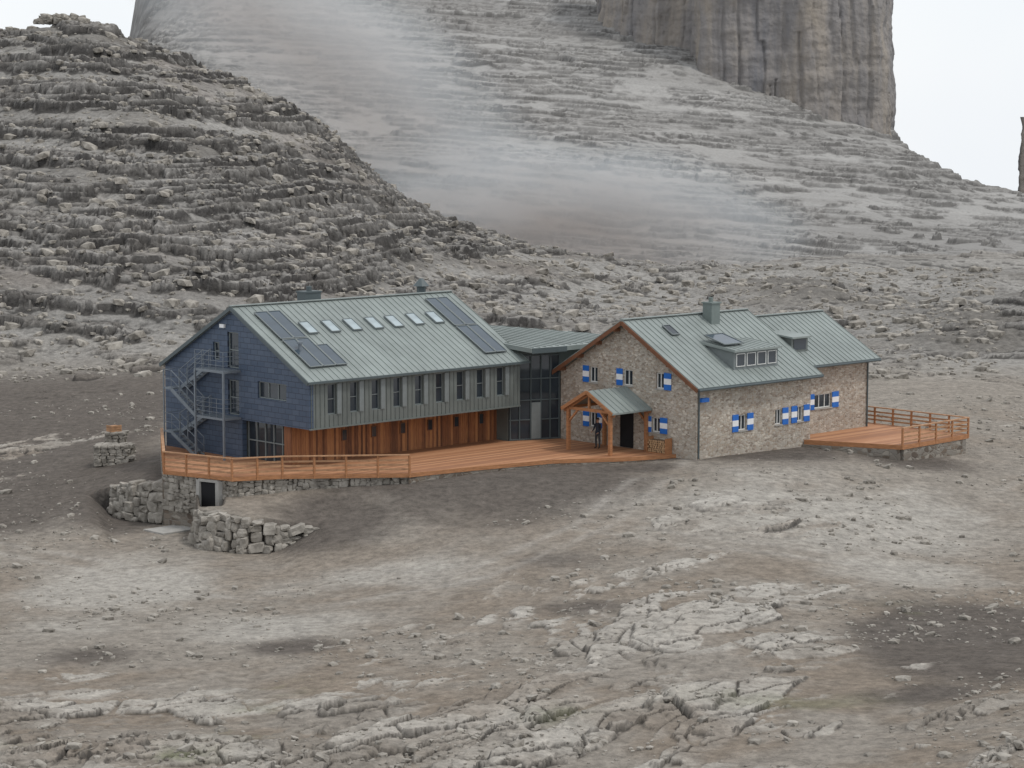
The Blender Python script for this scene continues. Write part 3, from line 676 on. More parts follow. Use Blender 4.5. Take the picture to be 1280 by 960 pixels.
gravel = ss(.2, .8, blobs([(150, 690, 150, 32), (470, 690, 200, 22, .7), (1050, 650, 260, 40, .9), (330, 745, 160, 25, .8), (760, 640, 160, 12, .6), (80, 740, 140, 20, .6), (1150, 700, 120, 20, .9)])+N2*.3)
dark = ss(.25, .7, blobs([(40, 520, 220, 60, 1.4), (150, 600, 90, 36, 1.1), (20, 600, 110, 42, 1.2), (600, 620, 240, 34, 1.1), (420, 645, 120, 22, .9), (1240, 785, 170, 55, 1.5), (930, 590, 160, 18, 1.0), (100, 780, 90, 16, .6), (360, 770, 80, 14, .8), (800, 612, 60, 8, .9), (1150, 590, 120, 12, .8), (740, 745, 90, 12, .6), (1180, 860, 100, 20, .6), (700, 690, 90, 14, .6)])+N1*.3+N2*.15)*ss(195, 168, Yg)
pale = blobs([(870, 740, 190, 45), (510, 805, 60, 25), (880, 640, 100, 22, .9), (700, 760, 120, 30, .8), (960, 890, 60, 25, .8), (1000, 700, 150, 30, .5)])
green = blobs([(300, 870, 40, 18), (350, 822, 50, 8, .9), (200, 930, 50, 12, .8), (30, 900, 60, 15, .5), (700, 880, 40, 10, .5), (1150, 745, 40, 8, .4), (1000, 870, 120, 14, .4)])*ss(-.1, .4, N2)
col = np.ones(Zf.shape+(3,), np.float32)*c3(.258, .235, .208)
brown = ss(-.25, .35, fbm(Xg/6, Yg/6, 400, 5, .6))*(.5+.5*ss(125, 95, Yg))
col = lerp(col, c3(.205, .165, .128), brown*near*.65)
col = lerp(col, c3(.36, .342, .315), gravel*near*.9)
def track(pts, w, off_):
    P_ = [((px-640)/F*((CAMZ+1.8)/ratio(py)), (CAMZ+1.8)/ratio(py)) for px, py in pts]
    d_ = np.full(Xg.shape, 99., np.float32)
    for a, b in zip(P_, P_[1:]):
        vx, vy = b[0]-a[0], b[1]-a[1]; L2 = vx*vx+vy*vy; t = np.clip(((Xg-a[0])*vx+(Yg-a[1])*vy)/L2, 0, 1)
        d_ = np.minimum(d_, np.hypot(Xg-a[0]-t*vx, Yg-a[1]-t*vy))
    return np.exp(-((d_-off_)/w)**2)
trk = np.maximum(track([(-60, 650), (100, 672), (230, 700), (420, 722), (600, 705), (740, 668), (820, 630), (850, 600)], .35, .9), .8*track([(740, 668), (900, 690), (1050, 700), (1180, 660), (1300, 610)], .35, .9))
col = lerp(col, c3(.105, .092, .083), dark*.9)
col = lerp(col, c3(.37, .35, .325), trk*near*.45*ss(-.5, .2, N2))
rc = lerp(np.ones_like(col)*c3(.225, .208, .19), c3(.39, .37, .345), ss(-.35, .45, N2*.8+.6*(cid-.5)+.4*(cid3-.5)))
rcn = lerp(np.ones_like(col)*c3(.235, .213, .188), c3(.40, .378, .347), ss(-.35, .45, N2*.8+.7*(cj1-.5)+.5*(cj2-.5)))
rc_n = lerp(rcn, c3(.46, .443, .415), np.clip(pale, 0, 1)*.65*near)
rc_n = lerp(rc_n, c3(.21, .17, .135), ss(.0, .45, N4)*(1-np.clip(pale, 0, 1))*.45*near)
col = lerp(col, rc_n, rock*near*.92)
far = ss(168, 185, Yg)*(1-dark*.6)
tal = lerp(np.ones_like(col)*c3(.29, .278, .26), c3(.20, .187, .17), ss(-.2, .4, N1+.3*N2))
tal = lerp(tal, c3(.22, .175, .15), ss(.2, .55, NW+.4*N1)*.25*(1-mtn))
hc = lerp(tal, rc*c3(.80, .805, .81), rock*.85)
col = lerp(col, hc, far)
mc = lerp(np.ones_like(col)*c3(.31, .302, .29), c3(.29, .282, .27), rock)
mc = lerp(mc, c3(.205, .197, .187), ss(-.1, .5, fba(Xg/70, (Zf+fo3)/2.2, 800, 4, .6))*.55)
mc = lerp(mc, c3(.38, .37, .355), ss(.1, .5, fba(Xg/40, (Zf+fo3)/1.1, 810, 3, .6))*.5)
col = lerp(col, mc, mtn)
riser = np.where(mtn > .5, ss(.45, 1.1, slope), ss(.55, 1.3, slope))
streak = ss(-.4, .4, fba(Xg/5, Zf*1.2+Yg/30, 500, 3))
col = lerp(col, c3(.055, .052, .05), riser*np.minimum(1, (.42+.5*streak)*np.where(Yg > 165, 1, .85))*(1-.3*mtn))  # ledge-face shade plus dark weathered streaks put into the vertex colour
col = lerp(col, c3(.04, .037, .035), ss(.010, .07, -cav)*.75*(1-.5*mtn))  # crevice shade put into the vertex colour where the ground is concave
col = lerp(col, c3(.09, .11, .035), np.clip(green, 0, 1)*.8)
bandh = ss(-.4, .4, fba(Xg/25, (Zf+fo1)/1.1, 820, 4, .6))
col *= (1-hill*.22*(1-bandh))[..., None]
col *= (1+.14*N3[..., None]*(1-.6*mtn[..., None]))
col *= lerp(np.ones_like(col)*c3(1.015, 1.0, .975), c3(1., 1., 1.), np.maximum(mtn, hill))
nr, nc = Zf.shape
me = bpy.data.meshes.new('ground'); me.vertices.add(nr*nc)
me.vertices.foreach_set('co', np.stack([Xg, Yg, Zf], -1).astype(np.float32).ravel())
idx = np.arange(nr*nc).reshape(nr, nc)
q = np.stack([idx[:-1, :-1], idx[:-1, 1:], idx[1:, 1:], idx[1:, :-1]], -1).reshape(-1, 4)
me.loops.add(q.size); me.loops.foreach_set('vertex_index', q.ravel().astype(np.int32))
me.polygons.add(len(q)); me.polygons.foreach_set('loop_start', np.arange(0, q.size, 4, dtype=np.int32))
me.polygons.foreach_set('use_smooth', np.ones(len(q), bool))
me.update()
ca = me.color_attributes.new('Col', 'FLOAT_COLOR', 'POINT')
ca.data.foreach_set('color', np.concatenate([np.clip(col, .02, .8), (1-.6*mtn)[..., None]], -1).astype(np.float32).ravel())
def terrain_mat():
    m, n, l, b = nodes('limestone_ground')
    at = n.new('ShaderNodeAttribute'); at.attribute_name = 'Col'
    tc = n.new('ShaderNodeTexCoord')
    n1 = n.new('ShaderNodeTexNoise'); n1.inputs['Scale'].default_value = 2.2; n1.inputs['Detail'].default_value = 8; n1.inputs['Roughness'].default_value = .75
    l.new(tc.outputs['Object'], n1.inputs['Vector'])
    mr = n.new('ShaderNodeMapRange'); mr.inputs[1].default_value = .3; mr.inputs[2].default_value = .7; mr.inputs[3].default_value = .58; mr.inputs[4].default_value = 1.42
    l.new(n1.outputs['Fac'], mr.inputs[0])
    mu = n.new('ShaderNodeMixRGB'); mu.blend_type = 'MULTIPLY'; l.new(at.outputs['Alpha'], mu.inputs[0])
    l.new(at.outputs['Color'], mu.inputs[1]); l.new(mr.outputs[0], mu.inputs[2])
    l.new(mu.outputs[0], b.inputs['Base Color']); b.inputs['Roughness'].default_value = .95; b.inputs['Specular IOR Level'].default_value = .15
    v = n.new('ShaderNodeTexVoronoi'); v.inputs['Scale'].default_value = 5; v.inputs['Randomness'].default_value = 1
    l.new(tc.outputs['Object'], v.inputs['Vector'])
    ad = n.new('ShaderNodeMath'); ad.operation = 'MULTIPLY_ADD'; ad.inputs[1].default_value = -.3; l.new(v.outputs['Distance'], ad.inputs[0]); l.new(n1.outputs['Fac'], ad.inputs[2])
    ma = n.new('ShaderNodeMath'); ma.operation = 'MULTIPLY'; l.new(ad.outputs[0], ma.inputs[0]); l.new(at.outputs['Alpha'], ma.inputs[1])
    bp = n.new('ShaderNodeBump'); bp.inputs['Distance'].default_value = .22; bp.inputs['Strength'].default_value = .85
    l.new(ma.outputs[0], bp.inputs['Height']); l.new(bp.outputs[0], b.inputs['Normal'])
    return m
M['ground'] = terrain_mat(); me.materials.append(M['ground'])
go = bpy.data.objects.new('ground', me); go['kind'] = 'structure'; go['label'] = 'stony grey brown mountain terrain with limestone ledges and slopes'; go['category'] = 'terrain'
sc.collection.objects.link(go)
def gz(x, y):
    r = np.interp(y, Ys, np.arange(nr)); c_ = np.interp(np.array(x)/np.array(y), S, np.arange(nc))
    return Zf[np.round(r).astype(int), np.round(c_).astype(int)]
# ---------------------------------------------------------------- stones
bm = bmesh.new(); bmesh.ops.create_icosphere(bm, subdivisions=2, radius=1); ICO = np.array([v.co[:] for v in bm.verts]); ICF = np.array([[v.index for v in f.verts] for f in bm.faces]); bm.free()
bm = bmesh.new(); bmesh.ops.create_icosphere(bm, subdivisions=1, radius=1); ICO1 = np.array([v.co[:] for v in bm.verts]); ICF1 = np.array([[v.index for v in f.verts] for f in bm.faces]); bm.free()
nr_ = np.random.RandomState(3)
def stones(cs, sz, ico=ICO, icf=ICF, boxy=.45, rot=None, jit=.13, tilt=.07):
    cs = np.array(cs); sz = np.array(sz); n = len(cs)
    p = np.sign(ico)*np.abs(ico)**(1-boxy); p = p/np.abs(p).max()
    V_ = p[None]*(1+jit*nr_.randn(n, len(ico), 1))*sz[:, None, :]
    t = nr_.rand(n)*6.28 if rot is None else np.array(rot)+nr_.randn(n)*.2; c_, s_ = np.cos(t)[:, None], np.sin(t)[:, None]
    X = V_[..., 0]*c_-V_[..., 1]*s_; Y = V_[..., 0]*s_+V_[..., 1]*c_
    tl = nr_.randn(n)[:, None]*(.2 if rot is None else tilt)
    Zz = V_[..., 2]+X*tl
    V2 = np.stack([X, Y, Zz], -1)+cs[:, None, :]
    Fc = icf[None]+(np.arange(n)*len(ico))[:, None, None]
    return V2.reshape(-1, 3), Fc.reshape(-1, 3)
def world_mesh(name, V_, Fc, mt, smooth=False, parent=None, origin=None):
    c_ = np.array(origin if origin is not None else V_.mean(0))
    me = bpy.data.meshes.new(name); me.from_pydata((V_-c_).tolist(), [], Fc.tolist()); me.materials.append(M[mt])
    if smooth: me.polygons.foreach_set('use_smooth', [True]*len(me.polygons))
    o = bpy.data.objects.new(name, me); o.location = c_; sc.collection.objects.link(o); return o
def wall_stones(line, size=.5, th=.42, lean=.22):
    cs = []; sz = []; ro = []
    for a, b in zip(line, line[1:]):
        a = np.array(a); b = np.array(b); L = np.hypot(*(b-a)[:2]); nn_ = np.array([(b-a)[1], -(b-a)[0]])/L
        if nn_[1] > 0: nn_ = -nn_
        ang = math.atan2((b-a)[1], (b-a)[0]); zb_ = min(a[2], b[2])
        # irregular coursing: every column of stones keeps its own heights
        t = -nr_.rand()*size*.3
        while t < L:
            w = size*(.65+.75*nr_.rand()); fr = min(1, max(0, (t+w/2)/L)); ztop = a[3]+(b[3]-a[3])*fr; z = zb_+nr_.rand()*size*.2
            while z < ztop-.2*size:
                h = min(size*(.45+.75*nr_.rand()), max(size*.4, ztop-z)); ww = w*(.8+.5*nr_.rand())
                m = a+(b-a)*fr; dep = -(z-zb_)*lean+nr_.randn()*.1*size; sh = nr_.randn()*size*.10
                cs.append([m[0]+nn_[0]*dep+math.cos(ang)*sh, m[1]+nn_[1]*dep+math.sin(ang)*sh, z+h/2]); sz.append([ww*.5, th*(.8+.4*nr_.rand()), h*.52]); ro.append(ang)
                z += h*.96
            t += w*.92
    return stones(cs, sz, boxy=.58, rot=ro, jit=.075, tilt=.16)
def boulder_wall(label, line, size=.55):
    V_, Fc = wall_stones(line, size)
    o = world_mesh('boulder_wall', V_, Fc, 'stone', False, origin=(V_[:, 0].mean(), V_[:, 1].mean(), V_[:, 2].min())); o['label'] = label; o['category'] = 'wall'; return o
def wp(px, Y): return (px-640)/F*1.006*Y
boulder_wall('curved dry wall of stacked grey boulders beside the cellar passage', [(wp(137, 131), 131, -3.0, -1.5), (wp(160, 129), 129, -3.1, -1.0), (wp(200, 127.9), 127.9, -3.1, -.8), (wp(238, 127.6), 127.6, -3.1, -.9)])
boulder_wall('low curved boulder wall holding the bank below the terrace', [(wp(247, 123.2), 123.2, -3.1, -1.5), (wp(243, 121.5), 121.5, -3.15, -1.3), (wp(262, 120.1), 120.1, -3.2, -1.2), (wp(300, 119.3), 119.3, -3.2, -1.35), (wp(350, 119.6), 119.6, -3.2, -1.75), (wp(405, 120.3), 120.3, -2.9, -2.0)])
line = []
for p_ in (e1, e2, e3, e4, (front[4][0]-.8, front[4][1]+.3)):
    w_ = wld(p_[0]+.22, p_[1]+.22); line.append((w_.x, w_.y, -2.2, -.12))
V_, Fc = wall_stones(line, .32, .2, .0)
bpy.context.view_layer.update()
inv = wl.matrix_world.inverted()
ctr = V_.reshape(-1, len(ICO), 3).mean(1); dw = wld((q0.x+q1.x)/2, (q0.y+q1.y)/2); kp = (np.hypot(ctr[:, 0]-dw.x, ctr[:, 1]-dw.y) > (q1-q0).length/2+.15)
V3 = V_.reshape(-1, len(ICO), 3)[kp].reshape(-1, 3); F3 = (ICF[None]+(np.arange(kp.sum())*len(ICO))[:, None, None]).reshape(-1, 3)
V3[:, 2] = np.minimum(V3[:, 2], -.14)
Vl = [tuple(inv @ Vector(x)) for x in V3.tolist()]
me2 = bpy.data.meshes.new('wall'); me2.from_pydata(Vl, [], F3.tolist()); me2.materials.append(M['stone']); o2 = bpy.data.objects.new('wall', me2); o2.parent = wl; sc.collection.objects.link(o2)
N = 14000
Yr = 60+(nr_.rand(N)**1.3)*105; sr = (nr_.rand(N)*1600-160-640)/F
Xr = sr*Yr; s = .03+.05*nr_.rand(N)+.2*nr_.rand(N)**9
uu = (Xr-O.x)*U.x+(Yr-O.y)*U.y; vv = (Xr-O.x)*V.x+(Yr-O.y)*V.y
keep = ~(((uu > -7) & (uu < 37) & (vv > -12.5) & (vv < 14)))
keep &= nr_.rand(N) < ss(-.25, .3, fbm(Xr/6, Yr/6, 9, 4))
Xr, Yr, s = Xr[keep], Yr[keep], s[keep]
Zs = gz(Xr, Yr)
V_, Fc = stones(np.stack([Xr, Yr, Zs+s*.2], -1), np.stack([s*(.7+.6*nr_.rand(len(s))), s*(.7+.6*nr_.rand(len(s))), s*.6], -1), ICO1, ICF1, .3)
rb = world_mesh('rubble', V_, Fc, 'stone', origin=(0, 100, -2)); rb['kind'] = 'stuff'; rb['label'] = 'loose grey limestone rubble scattered over bare ground'; rb['category'] = 'stones'
N = 6500
Yr = 172+nr_.rand(N)*122; sr = (nr_.rand(N)*1350-100-640)/F; Xr = sr*Yr; s = .10+.14*nr_.rand(N)+.6*nr_.rand(N)**7
V_, Fc = stones(np.stack([Xr, Yr, gz(Xr, Yr)+s*.15], -1), np.stack([s, s*.9, s*.55], -1), ICO1, ICF1, .4)
rb = world_mesh('scree', V_, Fc, 'stone', origin=(0, 230, 0)); rb['kind'] = 'stuff'; rb['label'] = 'scattered limestone blocks on the ledged slope'; rb['category'] = 'stones'
# ---------------------------------------------------------------- cliffs
def cliff(name, label, line, zb, ztop, seed, shift=(0, 0)):
    pts = np.array(line, float); seg = np.hypot(*np.diff(pts, axis=0).T); cum = np.r_[0, np.cumsum(seg)]
    n = int(cum[-1]/.25); t = np.linspace(0, cum[-1], n); px_ = np.interp(t, cum, pts[:, 0]); py_ = np.interp(t, cum, pts[:, 1])
    tx = np.gradient(px_); ty = np.gradient(py_); ln = np.hypot(tx, ty); nx, ny = ty/ln, -tx/ln
    kk = np.ones(9)/9; nx = np.convolve(np.pad(nx, 4, 'edge'), kk, 'valid'); ny = np.convolve(np.pad(ny, 4, 'edge'), kk, 'valid')
    nz_ = int((ztop-zb)/.3); zz_ = np.linspace(zb, ztop, nz_)
    Tg, Zc = np.meshgrid(t, zz_)
    wv = .9*fbm(Tg/9, Zc/14, 9, 4)
    def cells(w, h, s_):
        k = (Tg+wv)/w+.35*np.floor(Zc/h+vn(Tg/w, Zc*0, s_+3)*2); i = np.floor(k); fr = k-i
        a = H(i.astype(np.int32), (i*0).astype(np.int32), s_); b_ = H(i.astype(np.int32), (i*0).astype(np.int32), s_+1)
        return a+(b_-.5)*(fr-.5)*1.2-.4*np.exp(-(np.minimum(fr, 1-fr)*w/.3)**2)
    r1 = np.abs(fba((Tg+wv)/15, Zc/160, seed, 2))
    r3 = fba(Tg/.9, Zc/4, seed+3, 4); ly = fba(Tg/14, Zc/1.6, seed+5, 4); lb = fba(Tg/12, Zc/7, seed+6, 4)
    d_ = 3.2*r1+1.2*cells(9, 60, seed)+.5*cells(3.1, 16, seed+20)+.28*r3+.28*ly+.8*lb-.03*(Zc-zb)-.9
    X = px_[None]+nx[None]*d_; Y = py_[None]+ny[None]*d_
    Vv = np.stack([X, Y, Zc], -1).reshape(-1, 3); idx = np.arange(nz_*n).reshape(nz_, n)
    Fq = np.stack([idx[:-1, :-1], idx[:-1, 1:], idx[1:, 1:], idx[1:, :-1]], -1).reshape(-1, 4)
    o = world_mesh(name, Vv, Fq, 'cliff', True, origin=(px_.mean(), py_.mean(), zb)); o['kind'] = 'structure'; o['label'] = label; o['category'] = 'cliff'
def cliff_mat():
    m, n, l, b = nodes('dolomite_cliff')
    tc = n.new('ShaderNodeTexCoord'); mp = n.new('ShaderNodeMapping'); mp.inputs['Scale'].default_value = (1, 1, .22); l.new(tc.outputs['Object'], mp.inputs[0])
    n1 = n.new('ShaderNodeTexNoise'); n1.inputs['Scale'].default_value = .11; n1.inputs['Detail'].default_value = 9; n1.inputs['Roughness'].default_value = .62; n1.inputs['Distortion'].default_value = .4; l.new(mp.outputs[0], n1.inputs['Vector'])
    cr = n.new('ShaderNodeValToRGB'); e = cr.color_ramp.elements; e[0].position = .32; e[1].position = .66
    e[0].color = (.16, .16, .17, 1); e[1].color = (.32, .28, .235, 1); x = e.new(.5); x.color = (.232, .217, .207, 1)  # bluish dark end, low contrast: distance haze put into the rock colour
    l.new(n1.outputs['Fac'], cr.inputs[0])
    l.new(cr.outputs[0], b.inputs['Base Color']); b.inputs['Roughness'].default_value = .95; b.inputs['Specular IOR Level'].default_value = .1
    n2 = n.new('ShaderNodeTexNoise'); n2.inputs['Scale'].default_value = .8; n2.inputs['Detail'].default_value = 7; l.new(tc.outputs['Object'], n2.inputs['Vector'])
    bp = n.new('ShaderNodeBump'); bp.inputs['Distance'].default_value = .5; l.new(n2.outputs['Fac'], bp.inputs['Height']); l.new(bp.outputs[0], b.inputs['Normal'])
    return m
M['cliff'] = cliff_mat()
cliff('cliff', 'fluted grey and ochre rock tower rising above the scree slope', [(wp(735, 530), 530), (wp(772, 508), 508), (wp(815, 501), 501), (wp(860, 498), 498), (wp(874, 486), 486), (wp(1000, 484), 484), (wp(1092, 488), 488), (wp(1100, 500), 500), (wp(1101, 540), 540)], 4, 62, 21)
cliff('cliff', 'dark rock buttress at the far edge of the slope', [(wp(1273, 510), 510), (wp(1274, 482), 482), (wp(1360, 478), 478), (wp(1420, 500), 500)], -30, 18, 77)
# ---------------------------------------------------------------- mist
def mist(name, label, c_, r_, dens, rz=0, ns=1.6):
    bm = bmesh.new(); bmesh.ops.create_icosphere(bm, subdivisions=4, radius=1); me = bpy.data.meshes.new(name); bm.to_mesh(me); bm.free()
    m = bpy.data.materials.new(name+'_vapour'); m.use_nodes = True; n = m.node_tree.nodes; l = m.node_tree.links; n.clear()
    out = n.new('ShaderNodeOutputMaterial'); vs = n.new('ShaderNodeVolumeScatter'); vs.inputs['Color'].default_value = (.82, .93, 1, 1)
    tc = n.new('ShaderNodeTexCoord'); ln = n.new('ShaderNodeVectorMath'); ln.operation = 'LENGTH'; l.new(tc.outputs['Object'], ln.inputs[0])
    nt = n.new('ShaderNodeTexNoise'); nt.inputs['Scale'].default_value = ns; nt.inputs['Detail'].default_value = 3; nt.inputs['Roughness'].default_value = .55; l.new(tc.outputs['Object'], nt.inputs['Vector'])
    a = n.new('ShaderNodeMapRange'); a.inputs[1].default_value = 1; a.inputs[2].default_value = .1; a.inputs[3].default_value = 0; a.inputs[4].default_value = 1; l.new(ln.outputs['Value'], a.inputs[0])
    b = n.new('ShaderNodeMapRange'); b.inputs[1].default_value = .34; b.inputs[2].default_value = .66; b.inputs[3].default_value = 0; b.inputs[4].default_value = dens; l.new(nt.outputs['Fac'], b.inputs[0])
    mu = n.new('ShaderNodeMath'); mu.operation = 'MULTIPLY'; l.new(a.outputs[0], mu.inputs[0]); l.new(b.outputs[0], mu.inputs[1])
    l.new(mu.outputs[0], vs.inputs['Density']); l.new(vs.outputs[0], out.inputs['Volume'])
    me.materials.append(m); o = bpy.data.objects.new(name, me); o.location = c_; o.scale = r_; o.rotation_euler = (0, rz, 0); sc.collection.objects.link(o)
    o['kind'] = 'stuff'; o['label'] = label; o['category'] = 'mist'
mist('mist', 'thin bluish mist drifting in the hollow behind the huts', (wp(720, 350), 350, 5), (36, 20, 12), .20, .12)
mist('mist', 'thin bluish mist trailing up the slope', (wp(390, 395), 395, 32), (58, 24, 17), .12, .68)
# ================================================================ SMALL THINGS
def th2(name, label, cat, px, py, z): u, v = hz(px, py, z); return thing(name, label, cat, (u, v, z)), u, v
t, u, v = th2('storage_cabinet', 'grey green metal cabinet on the terrace beside the porch', 'cabinet', 803, 560, 0)
MB().box(u-.3, u+.3, v-.5, v+.5, .05, .85).box(u-.25, u+.25, v-.45, v+.45, 0, .05).build('body', t, ['cab'])
MB().box(u-.34, u+.34, v-.54, v+.54, .852, .92).build('lid', t, ['frameg'])
MB().box(u-.325, u-.302, v-.02, v+.02, .3, .7).build('handle', t, ['steel'])
t = thing('firewood_stack', 'small stack of split firewood against the stone wall', 'firewood', (18.1, -8.9, 0))
v0_, _ = hu(838, 555, 18.4); v1_, _ = hu(816, 555, 18.4)
lg = MB(); z = .12; r_ = 0
while z < .8:
    v = v0_+.07+(r_ % 2)*.06
    while v < v1_-.05:
        rr = .055+rng.random()*.015; lg.cyl((17.95+rng.random()*.06, v, z), (18.45, v, z), rr, n=8, m=0, m2=1); v += .135
    z += .115; r_ += 1
lg.build('logs', t, ['bark', 'logend'])
for a_, b_ in ((v0_-.06, v0_-.01), (v1_+.01, v1_+.06)): MB().box(17.93, 18.48, a_, b_, 0, .9).build('rack_post', t, ['wood'])
MB().box(17.95, 18.46, v0_-.008, v1_+.008, 0, .05).build('rack_base', t, ['wood'])
def stack(px, Y, w, d, h, lab):
    X = wp(px, Y); zb_ = float(gz(X, Y))-.1; cs = []; sz = []; ro = []; z = zb_
    while z < zb_+h:
        hh = .16+.08*nr_.rand(); y = -d/2
        while y < d/2+.01:
            x = -w/2
            while x < w/2:
                l_ = .25+.3*nr_.rand(); cs.append([X+x+l_/2, Y+y, z+hh/2]); sz.append([l_*.52, .22, hh*.55]); ro.append(0); x += l_
            y += .35
        z += hh
    V_, Fc = stones(cs, sz, boxy=.6, rot=ro, jit=.06); o = world_mesh('stone_pile', V_, Fc, 'stone', origin=(X, Y, zb_)); o['label'] = lab; o['category'] = 'stones'; return X, Y, zb_+h
stack(138, 139, 1.9, 1.1, 1.0, 'low square stack of grey building stones on the bank')
X, Y, z_ = stack(141, 143, 1.0, .7, 1.1, 'small tall stack of stones topped with a timber crate')
t = thing('timber_crate', 'pale timber crate standing on a stack of stones', 'crate', tuple(loc(Vector((X, Y, z_)))))
cx, cy, cz = loc(Vector((X, Y, z_)))
b = MB()
for i in range(4):
    b.box(cx-.35, cx+.35, cy-.32, cy-.29, cz+.02+i*.14, cz+.13+i*.14); b.box(cx-.35, cx-.32, cy-.289, cy+.289, cz+.02+i*.14, cz+.13+i*.14)
b.box(cx-.31, cx+.31, cy-.28, cy+.28, cz, cz+.5); b.build('box', t, ['woodlt'])
X, Y = wp(85, 284), 284; zb_ = float(gz(X, Y))
cs = [[X+nr_.randn()*1.5, Y+nr_.randn()*.5, zb_+nr_.rand()*.6] for i in range(40)]; V_, Fc = stones(cs, [[.5, .4, .35]]*40)
o = world_mesh('stone_cairn', V_, Fc, 'stone', origin=(X, Y, zb_)); o['label'] = 'low cairn of piled rocks on the hilltop'; o['category'] = 'cairn'
t, u, v = th2('concrete_slab', 'pale concrete slab at the cellar passage', 'slab', 215, 662, -3.0)
MB().box(u-1.2, u+1.2, v-.9, v+.9, -3.12, -2.95).build('slab', t, ['conc'])
# ---------------------------------------------------------------- person
def person(px, py, label, face):
    u, v = hz(px, py, 0); w0 = wld(u, v, 0)
    ch = {'pel': (0, 0, .95, .13, .10), 'ab': (0, 0, 1.1, .135, .10), 'chest': (0, .0, 1.32, .165, .11), 'neck': (0, .0, 1.5, .055, .055), 'jaw': (0, .02, 1.58, .065, .075), 'head': (0, .01, 1.66, .08, .095), 'top': (0, 0, 1.73, .06, .07)}
    vs = []; rad = []; ed = []; ix = {}
    def av(k, p, r, r2=None): ix[k] = len(vs); vs.append(p); rad.append((r, r2 or r)); return ix[k]
    for k, q_ in ch.items(): av(k, q_[:3], q_[3], q_[4])
    ks = list(ch); ed += [(ix[a], ix[b]) for a, b in zip(ks, ks[1:])]
    for s_ in (-1, 1):
        n = 'L' if s_ < 0 else 'R'
        av('sh'+n, (s_*.18, 0, 1.42), .065); av('el'+n, (s_*.24, .03+.02*s_, 1.14), .048); av('wr'+n, (s_*.22, .20, .98+.03*s_), .032); av('pa'+n, (s_*.21, .27, .95+.03*s_), .036, .02)
        ed += [(ix['chest'], ix['sh'+n]), (ix['sh'+n], ix['el'+n]), (ix['el'+n], ix['wr'+n]), (ix['wr'+n], ix['pa'+n])]
        bx_, by_, bz_ = vs[ix['pa'+n]]
        for i in range(4):
            o_ = (i-1.5)*.019; L = (.045, .05, .047, .036)[i]
            a = av('f%d' % i+n, (bx_+o_, by_+.045, bz_-.004), .0085); b = av('g%d' % i+n, (bx_+o_, by_+.045+L*.7, bz_-.03), .0075)
            ed += [(ix['pa'+n], a), (a, b)]
        a = av('t'+n, (bx_-s_*.04, by_+.0, bz_-.015), .0095); b = av('u'+n, (bx_-s_*.05, by_+.035, bz_-.03), .008); ed += [(ix['pa'+n], a), (a, b)]
        av('hp'+n, (s_*.09, 0, .88), .095); av('kn'+n, (s_*.11, .03*s_, .5), .062); av('an'+n, (s_*.12, -.02, .1), .045); av('to'+n, (s_*.14, .13, .045), .045, .035)
        ed += [(ix['pel'], ix['hp'+n]), (ix['hp'+n], ix['kn'+n]), (ix['kn'+n], ix['an'+n]), (ix['an'+n], ix['to'+n])]
    me = bpy.data.meshes.new('person'); me.from_pydata(vs, ed, []); ob = bpy.data.objects.new('person', me); sc.collection.objects.link(ob)
    md = ob.modifiers.new('s', 'SKIN'); sd = ob.modifiers.new('d', 'SUBSURF'); sd.levels = 2
    for i, r_ in enumerate(rad): me.skin_vertices[0].data[i].radius = r_
    me.skin_vertices[0].data[0].use_root = True
    bpy.context.view_layer.update(); dg = bpy.context.evaluated_depsgraph_get(); nm = bpy.data.meshes.new_from_object(ob.evaluated_get(dg)); ob.modifiers.clear(); ob.data = nm
    M.setdefault('skin', mat('skin', (.45, .26, .18), .6)); M.setdefault('jacket', mat('dark_jacket', (.03, .035, .05), .8)); M.setdefault('trousers', mat('grey_trousers', (.05, .05, .055), .85)); M.setdefault('hair', mat('brown_hair', (.04, .025, .015), .8))
    nm.materials.clear()
    for k in ('jacket', 'trousers', 'skin', 'hair'): nm.materials.append(M[k])
    for p_ in nm.polygons:
        c_ = p_.center; p_.use_smooth = True
        p_.material_index = 2 if c_.z > 1.5 or (c_.y > .21 and c_.z > .7) else (1 if c_.z < .9 and abs(c_.x) < .2 else 0)
        if c_.z < .12: p_.material_index = 3
    ob.location = w0; ob.rotation_euler[2] = face; ob['label'] = label; ob['category'] = 'person'
    bm = bmesh.new(); bmesh.ops.create_uvsphere(bm, u_segments=16, v_segments=10, radius=1)
    bmesh.ops.delete(bm, geom=[v_ for v_ in bm.verts if v_.co.z < -.1 and v_.co.y > -.2 or v_.co.z < -.6], context='VERTS')
    hm = bpy.data.meshes.new('hair'); bm.to_mesh(hm); bm.free(); hm.materials.append(M['hair'])
    h = bpy.data.objects.new('hair', hm); h.scale = (.088, .102, .10); h.location = (0, -.008, 1.695); h.parent = ob; sc.collection.objects.link(h)
    for nm_, r_, p_, mk_ in (('eye', .011, (.03, .1, 1.665), 'black'), ('eye', .011, (-.03, .1, 1.665), 'black'), ('ear', .02, (.085, 0, 1.65), 'skin'), ('ear', .02, (-.085, 0, 1.65), 'skin'), ('nose', .016, (0, .108, 1.64), 'skin'), ('mouth', .016, (0, .09, 1.6), 'verge')):
        fm = bmesh.new(); bmesh.ops.create_icosphere(fm, subdivisions=1, radius=r_); k_ = bpy.data.meshes.new(nm_); fm.to_mesh(k_); fm.free(); k_.materials.append(M[mk_])
        f_ = bpy.data.objects.new(nm_, k_); f_.location = p_; f_.parent = ob; sc.collection.objects.link(f_)
        if nm_ == 'mouth': f_.scale = (1.3, .6, .4)
person(747, 561, 'person in dark jacket and trousers standing beneath the timber porch', 2.4)
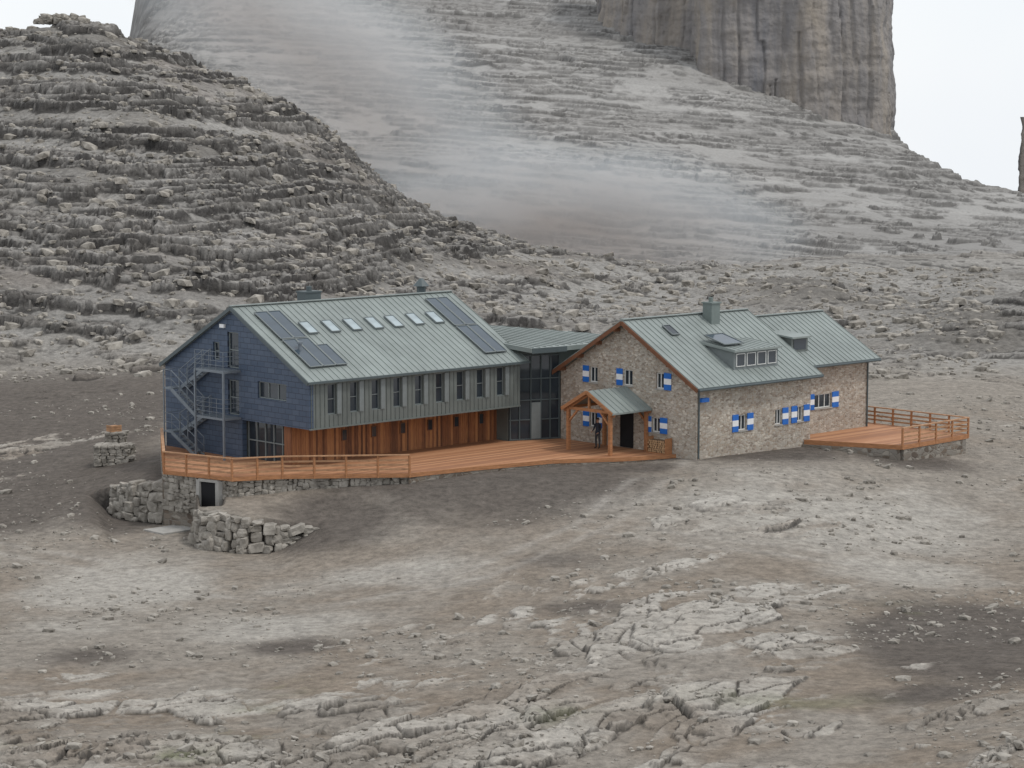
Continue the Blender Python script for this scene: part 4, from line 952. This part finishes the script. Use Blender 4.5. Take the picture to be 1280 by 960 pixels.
# ================================================================ CAMERA / LIGHT
cam = bpy.data.cameras.new('camera'); co = bpy.data.objects.new('camera', cam); sc.collection.objects.link(co); sc.camera = co
cam.sensor_width = 36; cam.lens = F/1280*36; cam.clip_end = 5000; cam.clip_start = 1
co.location = CAM; co.rotation_euler = (math.pi/2-P, 0, 0)
sun = bpy.data.lights.new('sun', 'SUN'); sun.energy = 1.5; sun.angle = math.radians(10); sun.color = (1, .965, .91)
so = bpy.data.objects.new('sun', sun); sc.collection.objects.link(so)
el, az = math.radians(52), math.radians(40)
dvec = Vector((math.sin(az)*math.cos(el), -math.cos(az)*math.cos(el)*.3, math.sin(el)))
so.rotation_euler = dvec.to_track_quat('Z', 'Y').to_euler()
w = bpy.data.worlds.new('World'); sc.world = w; w.use_nodes = True; n = w.node_tree.nodes; l = w.node_tree.links
bg = n['Background']; sk = n.new('ShaderNodeTexSky'); sk.sky_type = 'NISHITA'; sk.sun_disc = False; sk.sun_elevation = el; sk.sun_rotation = math.atan2(dvec.x, dvec.y)
mu = n.new('ShaderNodeMixRGB'); mu.blend_type = 'MULTIPLY'; mu.inputs[0].default_value = 1; mu.inputs[2].default_value = (.08, .08, .08, 1); l.new(sk.outputs[0], mu.inputs[1])
tc = n.new('ShaderNodeTexCoord'); nt = n.new('ShaderNodeTexNoise'); nt.inputs['Scale'].default_value = 3; nt.inputs['Detail'].default_value = 4; l.new(tc.outputs['Generated'], nt.inputs['Vector'])
cr = n.new('ShaderNodeValToRGB'); cr.color_ramp.elements[0].position = .3; cr.color_ramp.elements[1].position = .7
cr.color_ramp.elements[0].color = (.80, .85, .91, 1); cr.color_ramp.elements[1].color = (.97, .98, .99, 1); l.new(nt.outputs['Fac'], cr.inputs[0])
mx = n.new('ShaderNodeMixRGB'); mx.inputs[0].default_value = .88; l.new(mu.outputs[0], mx.inputs[1]); l.new(cr.outputs[0], mx.inputs[2]); l.new(mx.outputs[0], bg.inputs['Color']); bg.inputs['Strength'].default_value = 1.12
